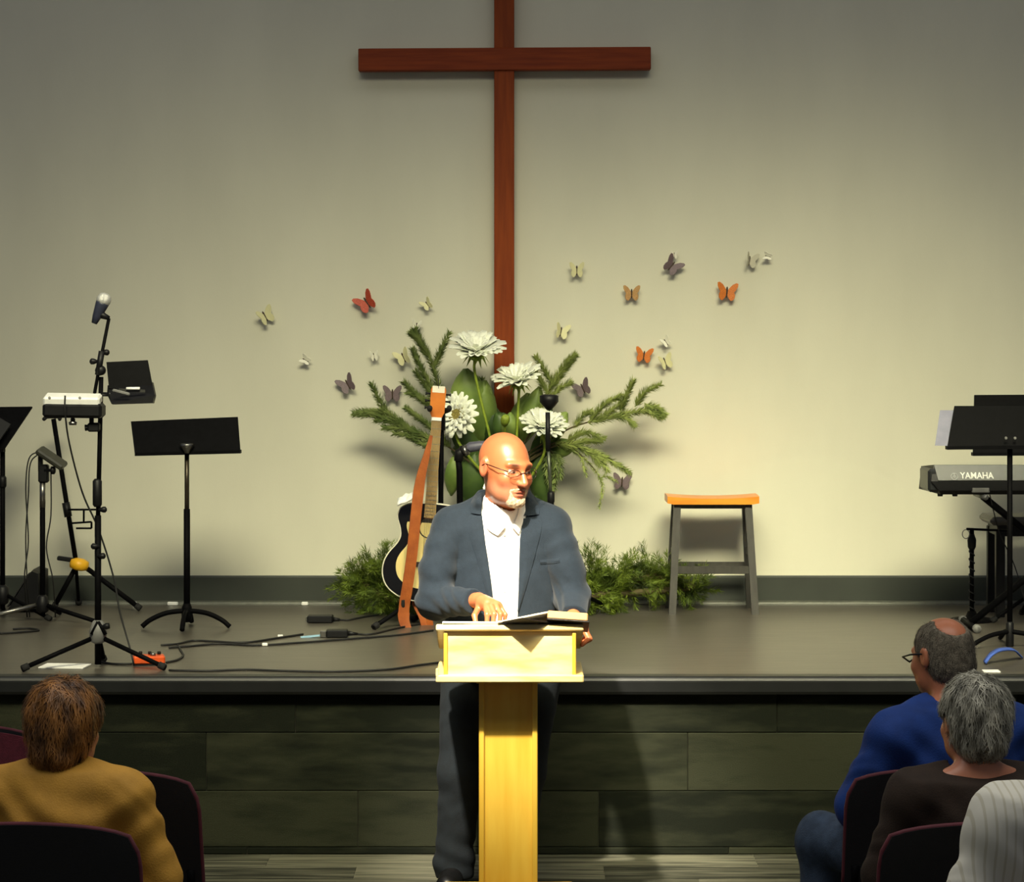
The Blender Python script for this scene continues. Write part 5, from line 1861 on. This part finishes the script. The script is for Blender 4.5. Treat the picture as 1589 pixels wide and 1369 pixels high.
M_frame = mat('dark_wire_frame', (44, 26, 20), rough=.35, metal=.3)
M_lens = mat('spectacle_lens', (255, 255, 255), rough=.02, var=0)
_nt = M_lens.node_tree
_tr = _nt.nodes.new('ShaderNodeBsdfTransparent')
_tr.inputs['Color'].default_value = (.95, .95, .95, 1)
_mx = _nt.nodes.new('ShaderNodeMixShader')
_mx.inputs[0].default_value = .06
_gs = _nt.nodes.new('ShaderNodeBsdfGlossy')
_gs.inputs['Roughness'].default_value = .05
_nt.links.new(_tr.outputs[0], _mx.inputs[1])
_nt.links.new(_gs.outputs[0], _mx.inputs[2])
_nt.links.new(_mx.outputs[0], _nt.nodes['Material Output'].inputs['Surface'])
for s in (-1, 1):
    rim = [from_head(s * .034 + .024 * math.cos(a), -.106 - .004 * math.cos(a) * s * (-1 if s > 0 else -1) * 0 + .006 * abs(math.cos(a)) * (1 if math.cos(a) * s > 0 else 0), -.006 + .016 * math.sin(a)) for a in [2 * math.pi * k / 20 for k in range(21)]]
    mk('rim', tube(rim, .0007, 5), M_frame, gl, smooth=True)
    mk('brow_bar', tube(rim[0:11], .0016, 6), M_frame, gl, smooth=True)
    mk('lens', (([tuple(p) for p in rim[:20]] + [tuple(p + Vector((.0005, .0015, 0))) for p in rim[:20]]),
                [tuple(range(20)), tuple(range(20, 40))[::-1]] + [(i, 20 + i, 20 + (i + 1) % 20, (i + 1) % 20) for i in range(20)]), M_lens, gl)
    mk('temple', tube([from_head(s * .060, -.098, .003), from_head(s * .082, -.06, .010), from_head(s * .086, .0, .014), from_head(s * .088, .02, .004)], .0021, 6), M_frame, gl, smooth=True)
mk('bridge', tube([from_head(-.011, -.108, -.001), from_head(0, -.114, .003), from_head(.011, -.108, -.001)], .0018, 6), M_frame, gl, smooth=True)


# ------------------------------------------------------------------ seated audience
def seated(label, x, y, yaw, sc, arms, head, tops, legs_m, skin_rgb, hair, collar_z=1.055, build=1.0, clothing='shirt', fold_amp=.004, legs=None, seed=1, glasses=False, neck_open=.075, shz=.985):
    """Person seated facing +y (the stage). arms: [(elbow, wrist)] left then right; head: (dx, dy, dz, yaw, pitch)."""
    rng = np.random.default_rng(seed)
    t = thing('person', (x, y, 0), label, 'person')
    t.rotation_euler = (0, 0, math.radians(yaw))
    t.scale = (sc, sc, sc)
    BASE[t.name] = Vector((0, 0, 0))
    b = build
    SH = [(-.165 * b, -.03, shz), (.165 * b, -.03, shz)]
    hc = np.array((head[0], .018 + head[1], 1.160 + head[2]), f32)
    HR_ = rotm(180 + head[3], head[4], 0)
    hs = .98
    legs = legs or [[(-.09, -.02, .53), (-.12, .42, .52), (-.12, .44, .09)], [(.09, -.02, .53), (.12, .42, .52), (.12, .44, .09)]]

    def core(P, e=0):
        d = ell(P, (0, -.03, .86), (.172 * b + e, .105 * b + e, .20 + e))
        d = smin(d, ell(P, (0, -.015, .64), (.165 * b + e, .125 * b + e, .17 + e)), .09)
        for s, sh in zip((-1, 1), SH):
            d = smin(d, rc(P, (s * .06, -.035, 1.022), sh, .045 + e, .055 * b + e), .05)
        return d

    def body(P):
        d = head_field(((P - hc) @ HR_) / f32(hs)) * f32(hs)
        d = smin(d, rc(P, (head[0] * .8, .0, 1.10), (0, -.03, .99), .052, .06), .03)
        d = smin(d, core(P, -.022), .03)
        for sh, (el, wr) in zip(SH, arms):
            d = smin(d, chain(P, [sh, el, wr], [.042, .036, .025], .02), .02)
            dr = np.array(wr) - np.array(el)
            dr = dr / np.linalg.norm(dr)
            pm = np.array(wr) + dr * .06
            h = rc(P, wr, tuple(pm), .025, .03)
            for k in range(4):
                o_ = np.array((dr[1], -dr[0], 0)) * (.012 * (k - 1.5) * 1.3)
                f0 = pm + o_ + dr * .01
                h = smin(h, chain(P, [tuple(f0), tuple(f0 + dr * .035 + np.array((0, 0, -.012))), tuple(f0 + dr * .05 + np.array((0, 0, -.035)))], [.0095, .0088, .0075], .005), .006)
            sgn = 1 if wr[0] < el[0] or el[0] > 0 else -1
            th = np.array(wr) + dr * .02 + np.array((0, 0, .015))
            h = smin(h, rc(P, tuple(th), tuple(th + dr * .05 + np.array((0, 0, .02))), .011, .009), .008)
            d = smin(d, h, .012)
        for lg in legs:
            d = smin(d, chain(P, lg, [.07, .05, .038], .03), .03)
            d = smin(d, rc(P, (lg[2][0], lg[2][1] - .03, .045), (lg[2][0], lg[2][1] + .13, .035), .034, .028), .03)
        return d
    V, Q = mesh_field(body, (-.55, -.25, -.01), (.55, .72, 1.34), .0072)
    C = np.tile(L3(*skin_rgb), (len(V), 1))
    bo = mk('body', (V, Q), M_skin, t, smooth=True, colors=C)

    def top(P):
        d = core(P, .012)
        for sh, (el, wr) in zip(SH, arms):
            el_, wr_ = np.array(el), np.array(wr)
            wv = .0015 * np.sin(70 * P[:, 2] + 60 * P[:, 1] + 50 * P[:, 0] + 3 * np.sin(21 * P[:, 2] + 17 * P[:, 0]))
            d = smin(d, chain(P, [sh, tuple(el_), tuple(el_ + (wr_ - el_) * .92)], [.068 * b, .060 * b, .043], .025) + wv, .03)
        d = d + fold_amp * (np.sin(52 * P[:, 2] + 9 * np.sin(7 * P[:, 0] + 1) + 10 * P[:, 1]) * np.exp(-((P[:, 2] - .90) / .10) ** 2) + .2 * np.sin(26 * P[:, 2] - 30 * P[:, 0]))
        d = smin(d, rc(P, (head[0] * .4, -.012, 1.045), (0, -.03, 1.0), .060, .075), .03) if collar_z > 1.05 else d
        d = smax(d, -rc(P, (head[0] * .8, .005, 1.05), (head[0], .02, 1.3), neck_open * .86, neck_open), .006)
        d = smax(d, P[:, 2] - f32(collar_z) - .35 * P[:, 1] - .02, .006)
        return smax(d, f32(.50) - P[:, 2], .006).astype(f32)
    V, Q = mesh_field(top, (-.55, -.27, .46), (.55, .60, 1.14), .0065)
    to = mk(clothing, (V, Q), tops, t, smooth=True)

    def trou(P):
        d = ell(P, (0, -.01, .55), (.185 * b, .15, .10))
        for lg in legs:
            d = smin(d, chain(P, lg, [.100, .078, .064], .04) + folds(P, .003), .04)
        d = smax(d, f32(.07) - P[:, 2], .004)
        return d.astype(f32)
    V, Q = mesh_field(trou, (-.5, -.25, .03), (.5, .66, .72), .0085)
    mk('trousers', (V, Q), legs_m, t, smooth=True)
    for lg in legs:
        fx, fy = lg[2][0], lg[2][1]

        def shoe(P):
            return smax(smin(rc(P, (fx, fy - .035, .046), (fx, fy + .14, .034), .042, .038), ell(P, (fx, fy, .08), (.042, .05, .04)), .03), f32(.001) - P[:, 2], .004)
        V, Q = mesh_field(shoe, (fx - .1, fy - .12, -.02), (fx + .1, fy + .24, .16), .009)
        mk('shoe', (V, Q), bpy.data.materials['black_shoe_leather'], t, smooth=True)
    # hair
    hfn, hm, sm, nst, slen = hair['field'], hair['mat'], hair['strand'], hair['n'], hair['len']

    def hair_f(P):
        return hfn(((P - hc) @ HR_) / f32(hs)) * f32(hs)
    V, Q = mesh_field(hair_f, hc - np.array((.17, .18, .26)), hc + np.array((.17, .18, .18)), .0045)
    ho = mk('hair', (V, Q), hm, t, smooth=True)
    N = normals_of(hair_f, V.astype(f32))
    hair_strands(hair_f, V.astype(f32), N, nst, slen, sm, 'hair_strands', ho, (0, 0, 0), rng, lift=hair.get('lift', .004), width=hair.get('w', .0035))
    if glasses:
        g = mk('eyeglasses', tube([tuple(HR_ @ (np.array(p, f32) * hs) + hc) for p in ((-.086, .01, .012), (-.084, -.05, .012), (-.066, -.106, .006), (-.034, -.112, -.012), (0, -.112, .004), (.034, -.112, -.012), (.066, -.106, .006), (.084, -.05, .012), (.086, .01, .012))], .003, 6), M_blackp, t, smooth=True)
    return t


def noise3(q, f):
    return np.sin(q[:, 0] * f + 1.3 * np.sin(q[:, 2] * f * .7)) * np.sin(q[:, 1] * f * .9 + 1.1 * np.sin(q[:, 0] * f * .8)) * np.sin(q[:, 2] * f * .5 + .4)


def hair_bob(q):          # full short cut, puffed at the crown, tapering to the nape
    d = ell(q, (0, .030, .042), (.104, .116, .104))
    d = smin(d, ell(q, (0, .048, -.030), (.084, .080, .080)), .04)
    d = smin(d, ell(q, (0, .064, -.085), (.052, .046, .045)), .04)
    face = ell(q, (0, -.085, -.03), (.075, .075, .10))
    d = smax(d, -face, .02)
    return (d + .007 * noise3(q, 55) + .003 * noise3(q, 130)).astype(f32)


def hair_crop(q):         # short grey crop, clear of the ears and neck
    d = ell(q, (0, .028, .040), (.097, .112, .098))
    d = smin(d, ell(q, (0, .050, -.040), (.084, .080, .075)), .04)
    d = smax(d, -ell(q, (0, -.095, -.04), (.085, .10, .11)), .02)
    qm = q.copy()
    qm[:, 0] = np.abs(qm[:, 0])
    d = smax(d, -ell(qm, (.10, .0, -.02), (.035, .035, .045)), .012)
    return (d + .006 * noise3(q, 60) + .0025 * noise3(q, 140)).astype(f32)


def hair_ring(q):         # fringe of hair round a bald crown
    d = ell(q, (0, .018, .030), (.084, .104, .096))
    d = smin(d, ell(q, (0, .050, -.035), (.075, .070, .07)), .03)
    d = smax(d, -ell(q, (0, -.095, -.02), (.082, .10, .13)), .015)
    d = smax(d, -ell(q, (.010, .075, .112), (.050, .055, .060)), .012)
    d = smax(d, -ell(q, (0, -.03, .135), (.05, .09, .05)), .012)
    qm = q.copy()
    qm[:, 0] = np.abs(qm[:, 0])
    d = smax(d, -ell(qm, (.10, .0, -.02), (.03, .03, .042)), .01)
    return (d + .0015 * noise3(q, 150)).astype(f32)


M_brownhair = mat('brown_hair', (150, 98, 44), rough=.5, rgb2=(52, 34, 17), scale=22, stretch=(1, 1, .35), bump=.4, bscale=120)
M_brownstr = mat('auburn_strands', (186, 126, 58), rough=.45, rgb2=(74, 48, 24), scale=30, stretch=(1, 1, .4))
M_greyhair = mat('grey_hair', (150, 146, 126), rough=.55, rgb2=(70, 68, 56), scale=24, stretch=(1, 1, .35), bump=.4, bscale=120)
M_greystr = mat('silver_strands', (206, 202, 180), rough=.5, rgb2=(92, 90, 76), scale=30, stretch=(1, 1, .4))
M_ringhair = mat('greying_short_hair', (140, 130, 108), rough=.7, rgb2=(96, 88, 70), scale=60, bump=.5, bscale=260)
M_mustard = mat('mustard_jacket_cloth', (214, 158, 56), rough=.75, var=.07, scale=14, bump=.15, bscale=200)
M_bluesh = mat('royal_blue_shirt', (22, 62, 136), rough=.8, var=.1, scale=14, bump=.12, bscale=200)
M_brownto = mat('dark_brown_knit', (50, 36, 24), rough=.9, var=.1, scale=20, bump=.2, bscale=250)
M_jean = mat('blue_jeans', (62, 78, 98), rough=.9, var=.15, scale=30, bump=.3, bscale=300)
M_darkp = mat('dark_trousers', (28, 27, 28), rough=.9, var=.1)
# white shirt with fine vertical stripes
M_stripe = mat('striped_white_cotton', (236, 232, 214), rough=.85, var=.03, scale=8)
nt = M_stripe.node_tree
wv = nt.nodes.new('ShaderNodeTexWave')
wv.wave_type = 'BANDS'
wv.bands_direction = 'X'
wv.inputs['Scale'].default_value = 17.0
wv.inputs['Distortion'].default_value = .6
rp_ = nt.nodes.new('ShaderNodeValToRGB')
rp_.color_ramp.elements[0].position = .78
rp_.color_ramp.elements[1].position = .92
rp_.color_ramp.elements[0].color = (1, 1, 1, 1)
rp_.color_ramp.elements[1].color = (.8, .78, .72, 1)
tc_ = nt.nodes.new('ShaderNodeTexCoord')
nt.links.new(tc_.outputs['Object'], wv.inputs['Vector'])
nt.links.new(wv.outputs['Fac'], rp_.inputs['Fac'])
mx_ = nt.nodes.new('ShaderNodeMix')
mx_.data_type = 'RGBA'
mx_.blend_type = 'MULTIPLY'
mx_.inputs[0].default_value = 1
bsd = nt.nodes['Principled BSDF']
nt.links.new(bsd.inputs['Base Color'].links[0].from_socket, mx_.inputs[6])
nt.links.new(rp_.outputs['Color'], mx_.inputs[7])
nt.links.new(mx_.outputs[2], bsd.inputs['Base Color'])

ARMS0 = [((-.245, .02, .74), (-.13, .27, .66)), ((.245, .02, .74), (.13, .27, .66))]
seated('woman with short brown hair and mustard jacket seated at the left, seen from behind', -1.205, 7.30, -8, .965,
       [((-.255, .01, .74), (-.14, .27, .66)), ((.262, .01, .735), (.20, .27, .66))], (.0, .0, -.008, -12, 6), M_mustard, M_darkp, (196, 128, 88),
       dict(field=hair_bob, mat=M_brownhair, strand=M_brownstr, n=2600, len=.07, lift=.006), collar_z=1.060, build=1.10, clothing='jacket', fold_amp=.0055, seed=11, neck_open=.068, shz=.97)
seated('balding grey-haired man in a royal blue shirt seated at the right', 1.345, 8.36, 22, 1.0,
       [((-.275, .06, .72), (-.20, .24, .66)), ((.262, .02, .74), (.16, .27, .66))], (-.0, .02, .012, 12, 8), M_bluesh, M_jean, (210, 132, 92),
       dict(field=hair_ring, mat=M_ringhair, strand=M_ringhair, n=2600, len=.022, lift=.003, w=.0022), collar_z=1.045, build=1.22, clothing='shirt', fold_amp=.004, seed=12, glasses=True, shz=.945,
       legs=[[(-.10, -.02, .53), (-.22, .40, .56), (-.20, .42, .09)], [(.09, -.02, .53), (.12, .42, .52), (.12, .44, .09)]])
seated('woman with cropped silver-grey hair and a dark brown top seated at the right', 1.250, 7.32, 10, .97,
       ARMS0, (.0, .0, .0, 8, 5), M_brownto, M_darkp, (214, 140, 104),
       dict(field=hair_crop, mat=M_greyhair, strand=M_greystr, n=2800, len=.05, lift=.005), collar_z=1.028, build=1.12, clothing='top', fold_amp=.003, seed=13, neck_open=.082, shz=.965)
seated('person in a white pin-striped shirt at the lower right corner, head out of the picture', 1.345, 6.25, 8, 1.08,
       [((-.272, .02, .74), (-.14, .28, .66)), ((.262, .01, .74), (.16, .27, .66))], (.0, .0, 0, 0, 4), M_stripe, M_darkp, (206, 140, 104),
       dict(field=hair_crop, mat=M_greyhair, strand=M_greystr, n=900, len=.05), collar_z=1.06, build=1.22, clothing='shirt', fold_amp=.005, seed=14)

# ------------------------------------------------------------------ chairs
M_shell = mat('black_chair_shell', (15, 14, 16), rough=.7, var=.1, scale=60, bump=.15, bscale=300)
M_burg = mat('burgundy_upholstery', (104, 34, 46), rough=.85, var=.12, scale=50, bump=.25, bscale=300)
M_burgp = mat('burgundy_piping', (96, 36, 46), rough=.75, var=.1)


def make_chair():
    t = thing('hall_chair', (0, 0, 0), 'chair', 'chair')
    hwid = .265

    def back(u, v, off):
        s = (u - .5) * 2
        round_ = 1 - .10 * max(0, (v - .80) / .20) ** 2.2
        x = s * hwid * round_
        z = .47 + .412 * v + .022 * v * (1 - s * s) - .010 * (abs(s) ** 6) * v
        y = -.235 - .06 * v - .035 * (1 - s * s) + off
        return Vector((x, y, z))
    mk('back_shell', grid_surface(lambda u, v: back(u, v, 0), 14, 8, .018, (0, 1, 0)), M_shell, t, smooth=True, auto=50)
    mk('back_cushion', grid_surface(lambda u, v: back(u, .06 + v * .92, .018 + .022 * math.sin(math.pi * min(1, max(0, u))) ** .4), 14, 8, .006, (0, -1, 0)), M_burg, t, smooth=True, auto=50)
    edge = [back(0, .2 + .1 * k, .010) for k in range(8)] + [back(u / 14, 1, .010) for u in range(15)] + [back(1, .9 - .1 * k, .010) for k in range(8)]
    mk('piping', tube(edge, .0075, 6), M_burgp, t, smooth=True)

    def seat(u, v):
        s, w = (u - .5) * 2, (v - .5) * 2
        return Vector((s * .25 * (1 - .05 * max(0, w) ** 3), w * .23, .468 - .018 * max(abs(s), abs(w)) ** 5))
    mk('seat_cushion', grid_surface(seat, 10, 10, .05, (0, 0, -1)), M_burg, t, smooth=True, auto=50)
    mk('seat_pan', box((0, 0, .408), (.46, .42, .016), bev=.004), M_shell, t)
    for s in (-1, 1):
        mk('front_leg', tube([(s * .22, .19, .405), (s * .235, .215, .0)], .0125, 8), M_black, t, smooth=True)
        mk('rear_leg', tube(spline([(s * .235, -.262, .62), (s * .235, -.232, .42), (s * .24, -.27, .0)], 4), .0125, 8), M_black, t, smooth=True)
        mk('side_rail', tube([(s * .23, .19, .398), (s * .236, -.23, .398)], .010, 8), M_black, t, smooth=True)
    mk('rear_rail', tube([(-.236, -.245, .25), (.236, -.245, .25)], .008, 8), M_black, t, smooth=True)
    return t


CH = [(-1.19, 7.33, -8, 'burgundy-edged black chair in which the woman in mustard sits'),
      (-1.085, 8.16, -16, 'empty black-backed chair with burgundy edge, right of the woman in mustard'),
      (-1.80, 8.42, 168, 'burgundy upholstered chair at the left picture edge beyond the woman in mustard'),
      (1.20, 8.20, 8, 'black chair with burgundy edge behind the man in the blue shirt'),
      (1.18, 7.34, 8, 'black chair with burgundy edge behind the woman in dark brown'),
      (1.345, 6.27, 8, 'chair under the person in the white striped shirt')]
chair = make_chair()
for i, (x, y, a, lab) in enumerate(CH):
    o = chair if i == 0 else copy_tree(chair)
    o.location = (x, y, 0)
    o.rotation_euler = (0, 0, math.radians(a))
    props(o, lab, 'chair', 'upholstered stacking chairs in the hall')
